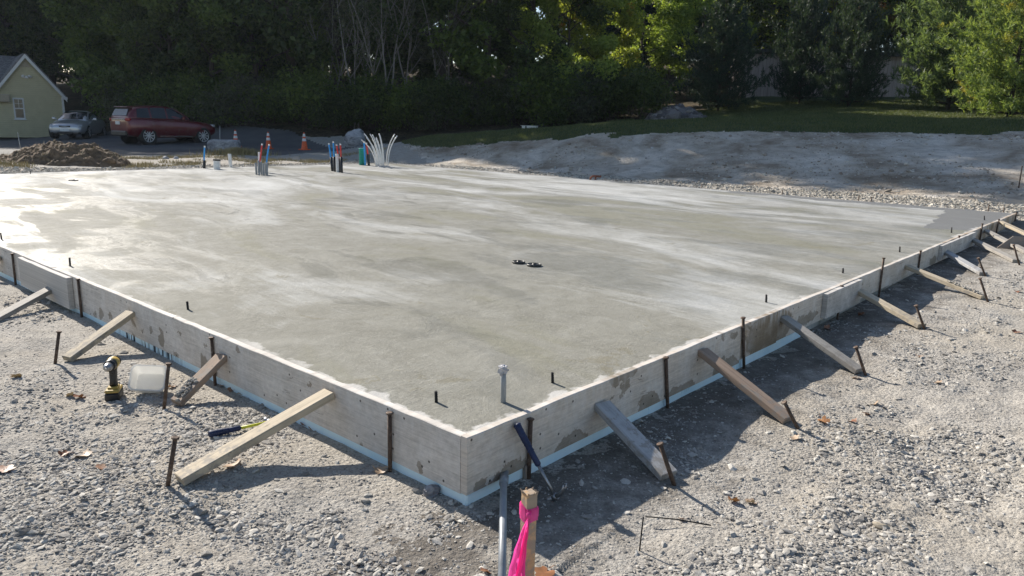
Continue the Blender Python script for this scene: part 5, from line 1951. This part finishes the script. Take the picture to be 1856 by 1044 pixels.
# trees deeper in the wood
DEEP = 'trees deep in the wood'
for row, (Y, step, h0, kinds) in enumerate(((48, 105, 1.0, ('maple', 'oak')), (54, 120, 1.05, ('oak', 'maple')), (63, 140, 1.15, ('maple', 'oak')))):
    px = -260 + row * 40
    while px < 2150:
        q = px + R.uniform(-25, 25)
        yy = Y + R.uniform(-2, 2)
        lit = 1080 < q < 1330
        if not (1340 < q < 1700 and yy < 60) and not (row < 2 and 1050 < q < 1330) and not (row == 2 and (1105 < q < 1150 or 1170 < q < 1215)) and not (q < 215 and yy < 57) and not (row < 2 and 820 < q < 1090) and not (q > 1650 and yy < 45):
            hs = h0 * R.uniform(.9, 1.12)
            if 560 < q < 1080 and row < 2:
                hs *= .62
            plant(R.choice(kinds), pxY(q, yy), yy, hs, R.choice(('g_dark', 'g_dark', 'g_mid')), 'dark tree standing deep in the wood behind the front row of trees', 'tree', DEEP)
        px += step * R.uniform(.85, 1.15)
for px, Y, h in ((1130, 66, 1.9), (1196, 72, 2.0), (1330, 70, 1.9), (1650, 72, 1.6)):
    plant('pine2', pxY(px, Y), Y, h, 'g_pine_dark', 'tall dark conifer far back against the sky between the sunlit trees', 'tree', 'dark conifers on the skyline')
for px in range(-760, 440, 95):       # the wood goes on past the left edge; row added tall to block sun
    Y = R.uniform(59, 68)
    plant('tall', pxY(px + R.uniform(-20, 20), Y), Y, R.uniform(1.6, 1.8), 'g_dark', 'tall dark tree far back in the wood on the house side', 'tree', 'tall trees at the back behind house and cars')
px = -120
while px < 2000:
    if not (1095 < px < 1225):
        Y = R.uniform(72, 82)
        plant(R.choice(('oak', 'maple')), pxY(px, Y), Y, R.uniform(1.25, 1.6), 'g_dark', 'dark tree at the back of the wood closing off the sky', 'tree', 'trees at the back of the wood')
    px += R.uniform(70, 105)
# undergrowth along the wood edge
SHX = []
for i in range(54):
    px = 205 + i * 18 + R.uniform(-9, 9)
    Y = (39.5 if px < 560 else 38.2 if px < 900 else 37.6) + R.uniform(-.6, 2.2) - (1.0 if px > 880 else 0)
    if px < 215:
        Y += 4
    k = R.choice(('shrub', 'shrub2', 'shrub'))
    mt = R.choice(('g_dark', 'g_dark', 'g_mid', 'g_grey'))
    SHX.append(plant(k, pxY(px, Y), Y, R.uniform(.75, 1.25), mt, 'shaded shrub in the undergrowth along the foot of the wood', 'shrub', 'undergrowth shrubs at the wood edge'))


# ---- grass: short blades on the lawn and dry tufts by the drive
def blades(name, x, y, h, mat, wd=.012):
    n = len(x)
    z = height(x, y)
    P = np.stack([x, y, z - .01], 1)
    a = RS.rand(n) * 2 * pi
    sd = np.stack([np.cos(a), np.sin(a), np.zeros(n)], 1) * wd
    tip = np.stack([RS.randn(n) * .35, RS.randn(n) * .35, np.ones(n)], 1) * h[:, None]
    V = np.stack([P - sd, P + sd, P + tip], 1).reshape(-1, 3)
    o = np_mesh(name, V, np.arange(n * 3).reshape(-1, 3), M[mat])
    return tag(o, kind='stuff')


n = 420000
x, y = RS.uniform(-7, 26, n), RS.uniform(19, 42, n)
zn = zone(x, y)
k = (zn == 2)
x, y = x[k], y[k]
blades('grass', x, y, .04 + RS.rand(len(x)) * .06, 'grass')
n = 60000
ang, rr_ = RS.uniform(-36, -6, n), RS.uniform(19, 28, n)
x, y = rr_ * np.sin(np.radians(ang)), rr_ * np.cos(np.radians(ang))
s_ = (x - A.x) * UU.x + (y - A.y) * UU.y
t_ = (x - A.x) * WW.x + (y - A.y) * WW.y
k = (t_ > LB + 1.6) & (zone(x, y) == 0) & (fbm(x, y, .8, 90, 3) > .02 + RS.rand(n) * .1)
x, y = x[k], y[k]
blades('dry_grass', x, y, .04 + RS.rand(len(x)) * .09, 'straw', .010)
p = at_depth(432, 288, 26.5)
n = 2600
a, r_ = RS.rand(n) * 6.28, np.abs(RS.randn(n)) * .35
blades('dry_grass', p.x + r_ * np.cos(a) * 1.6, p.y + r_ * np.sin(a) * .7, .14 + RS.rand(n) * .16, 'straw', .010)


# ================================================================== HOUSE AND SHED
p = at_depth(120, 248.5, 44)
hx, hy = p.x, p.y
hz = gz(hx, hy) - .22
RZH = radians(38)
house = empty('house', (hx, hy, hz), RZH)
tag(house, 'small pale yellow clapboard house with white trim at the left edge', 'house')
GW, GH, PK = 3.25, 2.42, 4.62          # gable width, eave height, peak height
D = 6.0
m = MB()
m.prism([(-GW, 0), (0, 0), (0, GH), (-GW / 2, PK - .12), (-GW, GH)], Matrix.Identity(3), D)
m.box((-GW - 4, D / 2 + .6, GH / 2), (8 - .01, D - 1.2, GH))
m.build('wall', M['siding'], house)


def roof_plane(m, a, b, c, d, t=.09):
    a, b, c, d = map(Vector, (a, b, c, d))
    n_ = (b - a).cross(d - a).normalized()
    if n_.z < 0:
        n_ = -n_
    m.add([a, b, c, d, a + n_ * t, b + n_ * t, c + n_ * t, d + n_ * t], [(0, 1, 2, 3), (4, 5, 6, 7), (0, 1, 5, 4), (1, 2, 6, 5), (2, 3, 7, 6), (3, 0, 4, 7)])


m = MB()
sl_ = (PK - .12 - GH) / (GW / 2)
ov = .2
roof_plane(m, (ov, -.28, GH - sl_ * ov), (ov, D + .2, GH - sl_ * ov), (-GW / 2, D + .2, PK - .12), (-GW / 2, -.28, PK - .12))
roof_plane(m, (-GW - ov, -.28, GH - sl_ * ov), (-GW - ov, D + .2, GH - sl_ * ov), (-GW / 2, D + .2, PK - .12), (-GW / 2, -.28, PK - .12))
roof_plane(m, (-GW / 2 + .2, 3.1, PK - .13), (-GW - 8, 3.1, PK - .13), (-GW - 8, .35, GH - .1), (-GW / 2 + .2, .35, GH - .1))
m.build('roof', M['shingle'], house)
m = MB()
for sg in (1, -1):
    x0 = -GW / 2 + sg * (GW / 2 + ov)
    a_, b_ = Vector((x0, -.30, GH - sl_ * ov + .0)), Vector((-GW / 2, -.30, PK - .12))
    m.add([a_ + Vector((0, 0, -.16)), b_ + Vector((0, 0, -.19)), b_ + Vector((0, 0, .03)), a_ + Vector((0, 0, .05)), a_ + Vector((0, .03, -.16)), b_ + Vector((0, .03, -.19)), b_ + Vector((0, .03, .03)), a_ + Vector((0, .03, .05))],
          [(0, 1, 2, 3), (7, 6, 5, 4), (0, 4, 5, 1), (3, 2, 6, 7), (0, 3, 7, 4), (1, 5, 6, 2)])
m.box((.10, -.06, GH - .20), (.24, .5, .14))
m.box((.004, -.004, GH / 2 - .05), (.11, .11, GH - .2))
m.build('trim', M['white'], house)
m = MB()
wx = -GW / 2 - .52
m.box((wx, -.012, 1.58), (.52, .05, 1.16))
m.box((wx, -.04, .985), (.60, .09, .05))
win = m.build('window', M['white'], house)
m = MB()
for zc in (1.32, 1.85):
    m.box((wx, -.036, zc), (.38, .012, .47))
m.build('pane', M['window'], win)
m = MB()
m.box((wx, -.046, 1.585), (.40, .02, .05))
m.box((wx, -.046, 1.85), (.02, .014, .47))
m.box((wx, -.046, 1.85), (.38, .013, .02))
m.build('sash', M['white'], win)
m = MB()
acx = -GW / 2 - 1.22
m.box((acx, -.2, 2.12), (.58, .44, .42), bev=.02)
for i in range(8):
    m.box((acx, -.425, 1.97 + i * .042), (.50, .012, .018))
tag(m.build('window_air_conditioner', M['beige'], None, (0, 0, 0)), 'beige air conditioner box in the wall of the yellow house', 'air conditioner').matrix_world = house.matrix_basis if False else Matrix.Translation((hx, hy, hz)) @ Matrix.Rotation(RZH, 4, 'Z')
m = MB()
x0, z0 = -GW / 2 - .02, 3.30
m.box((x0, -.03, z0), (.22, .06, .14), bev=.01)
for sg in (-1, 1):
    m.tube([(x0 + sg * .06, -.05, z0 + .02), (x0 + sg * .14, -.14, z0 + .07), (x0 + sg * .19, -.22, z0 + .02)], [.03, .05, .075], 10)
m.build('flood_light', M['band'], house)
m = MB()
m.prism([(-GW / 2 - .28, PK - .78), (-GW / 2 + .28, PK - .78), (-GW / 2, PK - .44)], Matrix.Identity(3), .03, (0, -.03, 0))
m.build('gable_vent', M['beige'], house)

# shed behind the pines
a_ = at_depth(1345, 178, 45.5)
b_ = at_depth(1672, 173, 44.5)
L = hypot(b_.x - a_.x, b_.y - a_.y)
rz = atan2(b_.y - a_.y, b_.x - a_.x)
sz = min(a_.z, b_.z)
shed = empty('shed', (a_.x, a_.y, sz - .1), rz)
tag(shed, 'long low brown panelled shed with a dark flat roof behind the pines', 'shed')
H = 2.62
MB().box((L / 2, 2.5, H / 2), (L, 5, H)).build('wall', M['panel'], shed)
m = MB()
m.box((L / 2, 2.4, H + .085), (L + .5, 5.6, .17), Matrix.Rotation(radians(1.0), 3, 'Y'))
m.build('roof', M['roof_dark'], shed)
m = MB()
m.box((L / 2, -.10, .10), (L, .07, .12), bev=.01)
m.build('base_board', M['lum_grey'], shed)
for u in (.335, .72):
    MB().box((L * u, -.02, H / 2), (.14, .05, H - .02)).build('batten', M['panel'], shed)


# ================================================================== CARS
def wheel(root, x, y, r, wdt, spokes, side, name='wheel'):
    """y outer face"""
    sg = 1 if side > 0 else -1
    Mx = Matrix.Rotation(-sg * pi / 2, 3, 'X')       # local z -> outward
    wl = bpy.data.objects.new(name, None)
    link(wl, root)
    wl.location = (x, y, r)
    prof = [(r * .66, -wdt), (r * .93, -wdt), (r, -wdt + .03), (r, -.03), (r * .95, -.004), (r * .72, 0), (r * .70, -.02)]
    MB().lathe(prof, 28, Mx).build('tyre', M['rubber'], wl)
    m = MB()
    m.lathe([(r * .705, -.05), (r * .71, -.008), (r * .665, -.006), (r * .64, -.035)], 28, Mx)
    for i in range(spokes):
        a = 2 * pi * i / spokes
        for da in (-.11, .11) if spokes < 9 else (0,):
            Ms = Mx @ Matrix.Rotation(a + da, 3, 'Z')
            m.box(Ms @ Vector((r * .38, 0, -.022)), (r * .58, r * .12, .022), m=Ms, bev=.006)
    m.lathe([(r * .15, -.03), (r * .15, -.006), (r * .05, 0)], 14, Mx)
    m.build('rim', M['alloy'], wl)
    MB().lathe([(r * .69, -.075), (r * .69, -.07)], 24, Mx).build('brake_disc', M['black'], wl)
    return wl


def loft(stations, K):
    """stations: list of (x, [(y,z)...K points from the bottom centre to the top centre]) -> closed mirrored surface"""
    m = MB()
    n = len(stations)
    ring = 2 * K - 2
    vs = []
    for x, pr in stations:
        xs = x if hasattr(x, '__len__') else [x] * K
        for k in range(K):
            vs.append((xs[k], pr[k][0], pr[k][1]))
        for k in range(K - 2, 0, -1):
            vs.append((xs[k], -pr[k][0], pr[k][1]))
    fs = []
    for i in range(n - 1):
        for k in range(ring):
            k2 = (k + 1) % ring
            fs.append((i * ring + k, i * ring + k2, (i + 1) * ring + k2, (i + 1) * ring + k))
    fs.append(tuple(range(ring)))
    fs.append(tuple((n - 1) * ring + k for k in range(ring))[::-1])
    m.add(vs, fs, True)
    return m


def finish(o, sub=2, cutters=(), weld=False):
    """apply subdivision and wheel arch cuts for good"""
    md = o.modifiers.new('s', 'SUBSURF')
    md.levels = md.render_levels = sub
    tmp = []
    for (x, z, r, wdt) in cutters:
        for sg in (-1, 1):
            c = MB().lathe([(r, -.32), (r, .32)], 32, Matrix.Rotation(pi / 2, 3, 'X'), (x, sg * wdt, z)).build('cutter', M['black'])
            b = o.modifiers.new('b', 'BOOLEAN')
            b.operation = 'DIFFERENCE'
            b.solver = 'EXACT'
            b.object = c
            tmp.append(c)
    dg = bpy.context.evaluated_depsgraph_get()
    me = bpy.data.meshes.new_from_object(o.evaluated_get(dg))
    o.modifiers.clear()
    o.data = me
    for c in tmp:
        bpy.data.objects.remove(c)


def interp(tab, x):
    for (x0, *a), (x1, *b) in zip(tab, tab[1:]):
        if x <= x1:
            k = (x - x0) / (x1 - x0)
            return [u + (v - u) * k for u, v in zip(a, b)]
    return list(tab[-1][1:])


def side_glass(outline, yfun, sg, depth=.012):
    """flat-ish side window: outline in (x,z), lying on the cabin side"""
    n = len(outline)
    vs = [(x, sg * (yfun(x, z) + .022), z) for x, z in outline] + [(x, sg * (yfun(x, z) - depth), z) for x, z in outline]
    fs = [tuple(range(n)), tuple(range(2 * n - 1, n - 1, -1))] + [(i, (i + 1) % n, (i + 1) % n + n, i + n) for i in range(n)]
    return vs, fs


def suv(loc, rz):
    root = empty('parked_car', loc, rz)
    tag(root, 'dark red sport utility car parked with its tail towards the house', 'car')
    # x forward, tail at 0
    #        x     zbot  zbelt  wbot  wmax  wbelt
    body = [(0.00, .52, 1.02, .70, .74, .70), (0.05, .36, 1.08, .80, .86, .80), (0.30, .30, 1.10, .84, .94, .88), (0.86, .27, 1.08, .86, .955, .90), (1.6, .26, 1.05, .87, .945, .90), (2.5, .26, 1.02, .87, .945, .89), (3.0, .27, 1.00, .87, .95, .88), (3.5, .28, .97, .86, .95, .84), (4.0, .32, .90, .80, .90, .76), (4.25, .40, .80, .70, .78, .66), (4.34, .48, .70, .60, .66, .56)]
    st = []
    for x, zb, zt, wb, wm, wt in body:
        h = zt - zb
        st.append((x, [(0, zb), (wb * .85, zb), (wb, zb + .05), (wm, zb + h * .36), (wm * .992, zb + h * .62), (wm * .965, zb + h * .80), (wt, zt - .015), (wt * .6, zt + .02), (0, zt + .03)]))
    b = loft(st, 9).build('body', M['maroon'], root)
    finish(b, 2, ((.86, .37, .42, .82), (3.52, .37, .42, .82)))
    cab = [(0.06, 1.04, 1.10, .80, .76), (0.16, 1.04, 1.30, .82, .72), (0.36, 1.03, 1.49, .83, .66), (0.55, 1.02, 1.545, .84, .64), (1.2, 1.02, 1.60, .85, .645), (1.75, 1.0, 1.605, .85, .645), (2.2, .99, 1.56, .85, .63), (2.7, .98, 1.34, .84, .66), (3.15, .97, 1.04, .82, .72)]
    st = []
    for x, z0, z1, w0, w1 in cab:
        st.append((x, [(0, z0 - .05), (w0, z0 - .05), (w0 * .995, z0 + (z1 - z0) * .15), (w0 * .45 + w1 * .55, z0 + (z1 - z0) * .62), (w1, z1 - .05 * min(1, (z1 - z0) * 3)), (w1 * .8, z1 - .008), (0, z1 + .012)]))
    cb = loft(st, 7).build('cabin', M['maroon'], root)
    finish(cb, 2)

    def yf(x, z):
        z0, z1, w0, w1 = interp(cab, x)
        k = (z - z0) / max(.05, z1 - z0)
        return w0 + (w1 - w0) * max(0, min(1, k)) ** 1.1 - .004
    top = [(x, interp(cab, x)[1] - .085) for x in (.5, .9, 1.35, 1.8, 2.15, 2.5)]
    for sg in (-1, 1):
        for (xa, xb) in ((.42, 1.02), (1.10, 1.78), (1.86, 2.86)):
            lo = [(xa + .0, 1.075 - (xa) * .018 + .02), (xb, 1.075 - xb * .018 + .02)]
            xs = np.linspace(xb if xb < 2.8 else 2.55, xa if xa > .5 else .5, 5)
            hi = [(x, interp(cab, x)[1] - .10 - (.03 if x > 2.3 else 0)) for x in xs]
            vs, fs = side_glass(lo + hi, yf, sg)
            MB().add(vs, fs).build('side_window', M['glass'], root)
    # rear window, windscreen, spoiler
    m = MB()
    m.add([(.095, -.62, 1.15), (.095, .62, 1.15), (.235, .56, 1.415), (.235, -.56, 1.415), (.125, -.62, 1.15), (.125, .62, 1.15), (.265, .56, 1.415), (.265, -.56, 1.415)], [(0, 1, 2, 3), (7, 6, 5, 4), (0, 4, 5, 1), (1, 5, 6, 2), (2, 6, 7, 3), (3, 7, 4, 0)])
    m.v = [(x - .035, y, z + .01) for x, y, z in m.v]
    m.build('rear_window', M['glass'], root)
    MB().add([(2.3, -.58, 1.525), (2.3, .58, 1.525), (3.06, .70, 1.085), (3.06, -.70, 1.085), (2.3, -.58, 1.50), (2.3, .58, 1.50), (3.06, .70, 1.06), (3.06, -.70, 1.06)], [(0, 1, 2, 3), (7, 6, 5, 4), (0, 4, 5, 1), (1, 5, 6, 2), (2, 6, 7, 3), (3, 7, 4, 0)]).build('windscreen', M['glass'], root)
    MB().box((.28, 0, 1.515), (.26, 1.16, .03), Matrix.Rotation(radians(-6), 3, 'Y'), bev=.012).build('spoiler', M['maroon'], root)
    MB().box((.012, 0, .44), (.14, 1.30, .22), bev=.05).build('rear_bumper', M['black'], root)
    MB().box((-.002, 0, 1.01), (.05, 1.05, .035), bev=.008).build('chrome_strip', M['chrome'], root)
    MB().box((-.002, .03, .86), (.04, .36, .13), bev=.006).build('number_plate', M['plate'], root)
    for sg in (-1, 1):
        m = MB()
        m.box((.075, sg * .73, 1.0), (.15, .24, .12), Matrix.Rotation(sg * radians(-24), 3, 'Z'), bev=.03)
        m.build('tail_light', M['lamp_red'], root)
        m = MB().box((4.16, sg * .62, .80), (.22, .26, .11), Matrix.Rotation(sg * radians(-28), 3, 'Z'), bev=.03)
        m.build('headlight', M['lamp_clear'], root)
        MB().box((2.2, sg * .915, .345), (1.60, .04, .035), bev=.01).build('sill_strip', M['chrome'], root)
        m = MB()
        m.box((2.52, sg * .99, 1.09), (.14, .20, .14), bev=.04)
        m.tube([(2.55, sg * .86, 1.03), (2.53, sg * .94, 1.06)], .03, 8)
        m.build('door_mirror', M['maroon'], root)
        for x in (1.18, 2.02):
            MB().box((x, sg * .952, .94), (.17, .03, .03), bev=.01).build('door_handle', M['maroon'], root)
        for x in (.86, 3.52):
            wheel(root, x, sg * .94, .365, .24, 10, sg)
            m = MB().lathe([(.415, 0), (.415, .25)], 24, Matrix.Rotation(sg * pi / 2, 3, 'X'), (x, sg * .86, .37))
            m.build('wheel_well', M['black'], root)
    return root


def coupe(loc, rz):
    root = empty('parked_car', loc, rz)
    tag(root, 'silver rounded coupe car parked nose out beside the yellow house', 'car')
    # nose at x=4.04
    body = [(0.02, .42, .72, .52, .60, .50), (0.12, .30, .84, .68, .76, .64), (0.45, .22, .92, .76, .86, .76), (0.85, .18, .93, .78, .88, .80), (1.5, .18, .90, .78, .87, .82), (2.3, .18, .88, .78, .87, .80), (2.8, .18, .86, .78, .88, .76), (3.25, .18, .80, .77, .88, .70), (3.65, .20, .73, .74, .82, .62), (3.90, .22, .66, .68, .72, .54), (4.02, .30, .57, .52, .56, .44)]
    st = []
    for x, zb, zt, wb, wm, wt in body:
        h = zt - zb
        st.append((x, [(0, zb), (wb * .85, zb), (wb, zb + .04), (wm, zb + h * .40), (wm * .99, zb + h * .64), (wm * .95, zb + h * .82), (wt, zt - .01), (wt * .6, zt + .025), (0, zt + .04)]))
    b = loft(st, 9).build('body', M['silver'], root)
    finish(b, 2, ((.82, .32, .37, .78), (3.24, .32, .37, .78)))
    cab = [(0.35, .88, .92, .66, .5), (0.75, .88, 1.13, .70, .50), (1.15, .87, 1.285, .72, .50), (1.55, .87, 1.345, .73, .50), (1.95, .86, 1.33, .73, .50), (2.25, .86, 1.22, .73, .53), (2.62, .85, 1.0, .72, .58), (2.88, .84, .86, .70, .62)]
    st = []
    for x, z0, z1, w0, w1 in cab:
        st.append((x, [(0, z0 - .06), (w0, z0 - .06), (w0 * .995, z0 + (z1 - z0) * .15), (w0 * .42 + w1 * .58, z0 + (z1 - z0) * .62), (w1, z1 - .06 * min(1, (z1 - z0) * 3)), (w1 * .75, z1 - .012), (0, z1 + .008)]))
    cb = loft(st, 7).build('cabin', M['silver'], root)
    finish(cb, 2)

    def yf(x, z):
        z0, z1, w0, w1 = interp(cab, x)
        k = (z - z0) / max(.05, z1 - z0)
        return w0 + (w1 - w0) * max(0, min(1, k)) ** 1.1
    for sg in (-1, 1):
        xs = np.linspace(2.3, 1.0, 6)
        ol = [(1.05, .935), (2.58, .915)] + [(x, interp(cab, x)[1] - .10) for x in xs]
        vs, fs = side_glass(ol, yf, sg)
        MB().add(vs, fs).build('side_window', M['glass'], root)
    m = MB()
    ring = []
    for k in range(6):
        u = k / 5
        x = 2.10 + .70 * u
        z = interp(cab, x)[1]
        hw = .50 + .115 * u
        for j in range(7):
            v = j / 6 * 2 - 1
            ring.append((x + .01 - .10 * v * v * (1 - .3 * u), v * hw, z + .022 - .028 * v * v))
    fs = [(k * 7 + j, k * 7 + j + 1, k * 7 + 8 + j, k * 7 + 7 + j) for k in range(5) for j in range(6)]
    m.add(ring, fs, True)
    m.build('windscreen', M['glass'], root)
    m = MB()
    m.box((3.945, 0, .555), (.13, .56, .135), bev=.045)
    g = m.build('grille', M['black'], root)
    m = MB()
    for i in range(4):
        c = Vector((4.018, (i - 1.5) * .062, .555))
        pts = [c + Vector((0, .040 * cos(2 * pi * k / 14), .040 * sin(2 * pi * k / 14))) for k in range(15)]
        m.tube(pts, .006, 5, cap=False)
    m.build('ring_emblem', M['chrome'], g)
    MB().box((4.02, 0, .40), (.05, .40, .125), bev=.006).build('number_plate', M['plate'], root)
    MB().box((3.97, 0, .255), (.10, .70, .09), bev=.025).build('lower_intake', M['black'], root)
    for sg in (-1, 1):
        MB().box((3.80, sg * .555, .575), (.30, .28, .135), Matrix.Rotation(sg * radians(-30), 3, 'Z') @ Matrix.Rotation(radians(12), 3, 'Y'), bev=.045).build('headlight', M['lamp_clear'], root)
        MB().box((3.845, sg * .545, .28), (.16, .20, .085), Matrix.Rotation(sg * radians(-24), 3, 'Z'), bev=.025).build('side_intake', M['black'], root)
        m = MB()
        m.box((2.45, sg * .93, .93), (.11, .19, .12), bev=.04)
        m.tube([(2.48, sg * .78, .88), (2.46, sg * .88, .91)], .025, 8)
        m.build('door_mirror', M['silver'], root)
        MB().box((.10, sg * .58, .70), (.10, .22, .12), Matrix.Rotation(sg * radians(25), 3, 'Z'), bev=.03).build('tail_light', M['lamp_red'], root)
        MB().box((1.45, sg * .875, .74), (.16, .02, .03), bev=.006).build('door_handle', M['silver'], root)
        for x in (.82, 3.24):
            wheel(root, x, sg * .865, .315, .21, 6, sg)
            MB().lathe([(.365, 0), (.365, .22)], 24, Matrix.Rotation(sg * pi / 2, 3, 'X'), (x, sg * .80, .32)).build('wheel_well', M['black'], root)
    return root


# rear right wheel of the SUV over its mark on the drive
h_ = atan2(.80, .60)
rw = at_depth(272, 264, 32.3)
fwd, rgt = Vector((cos(h_), sin(h_), 0)), Vector((sin(h_), -cos(h_), 0))
o_ = rw - fwd * .86 * .94 - rgt * .94
suv((o_.x, o_.y, gz(rw.x, rw.y)), h_).scale = (.94, 1, 1.03)
h_ = atan2(-.977, .226)
rw = at_depth(164, 251, 37.5)
fwd, lft = Vector((cos(h_), sin(h_), 0)), Vector((-sin(h_), cos(h_), 0))
o_ = rw - fwd * 3.24 - lft * .865
coupe((o_.x, o_.y, gz(rw.x, rw.y)), h_)


# ================================================================== AIR
m = MB()
m.box((0, 40, 14), (300, 200, 34))
hz_m = bpy.data.materials.new('haze_air')
hz_m.use_nodes = True
hn = hz_m.node_tree
hn.nodes.remove(hn.nodes['Principled BSDF'])
pv = hn.nodes.new('ShaderNodeVolumePrincipled')
pv.inputs['Color'].default_value = (0.72, 0.84, 1.0, 1)
pv.inputs['Density'].default_value = 0.00022
pv.inputs['Anisotropy'].default_value = 0.3
hn.links.new(pv.outputs[0], hn.nodes['Material Output'].inputs['Volume'])
o = m.build('haze', hz_m)
o['kind'] = 'stuff'


# ================================================================== LABELS OF THE WOOD, BY WHAT STANDS IN FRONT
MARKS = [(-9999, 'out past the left photo edge'), (0, 'behind the yellow house'), (125, 'behind the silver car'), (205, 'behind the red car'), (390, 'behind the flat boulder'), (460, 'behind the conduit cluster'), (525, 'behind the clear traffic cone'), (590, 'behind the pipe pairs'),
         (645, 'behind the rounded boulder'), (725, 'behind the left lawn end'), (800, 'between white pipes and aqua hose'), (868, 'behind the aqua hose'), (930, 'behind the white crate'), (990, 'right of the white crate'), (1060, 'under the orange tinged tree'), (1120, 'left of the rubble heap'),
         (1190, 'behind the rubble heap'), (1270, 'behind the shaded pine'), (1350, 'behind the left end of the shed'), (1480, 'behind the middle of the shed'), (1590, 'behind the right end of the shed'), (1680, 'behind the blue green pine'), (1790, 'behind the sunlit pine'), (1856, 'out past the right photo edge')]
KIND_OF = {'trees deep in the wood': 'dark tree inside the wood', 'tall trees at the back behind house and cars': 'tall dark tree far back in wood', 'trees at the back of the wood': 'hindmost dark tree of the wood', 'dark conifers on the skyline': 'tall dark conifer on the skyline', 'undergrowth shrubs at the wood edge': 'shaded shrub at the wood foot'}
byg = {}
for o in list(COL.objects):
    if o.parent is None and o.get('group') in KIND_OF:
        d = CM.transposed() @ (o.location + Vector((0, 0, 2)) - CAM)
        px = 928 + F * d.x / -d.z
        mk = [m_ for x_, m_ in MARKS if x_ <= px][-1]
        byg.setdefault((o['group'], mk), []).append((px, o))
for (g_, mk), L_ in byg.items():
    L_.sort(key=lambda q: q[0])
    for i, (px, o) in enumerate(L_):
        o['label'] = KIND_OF[g_] + ' ' + mk + ('' if len(L_) == 1 else ', %s from left' % ordn[min(i, 12)])
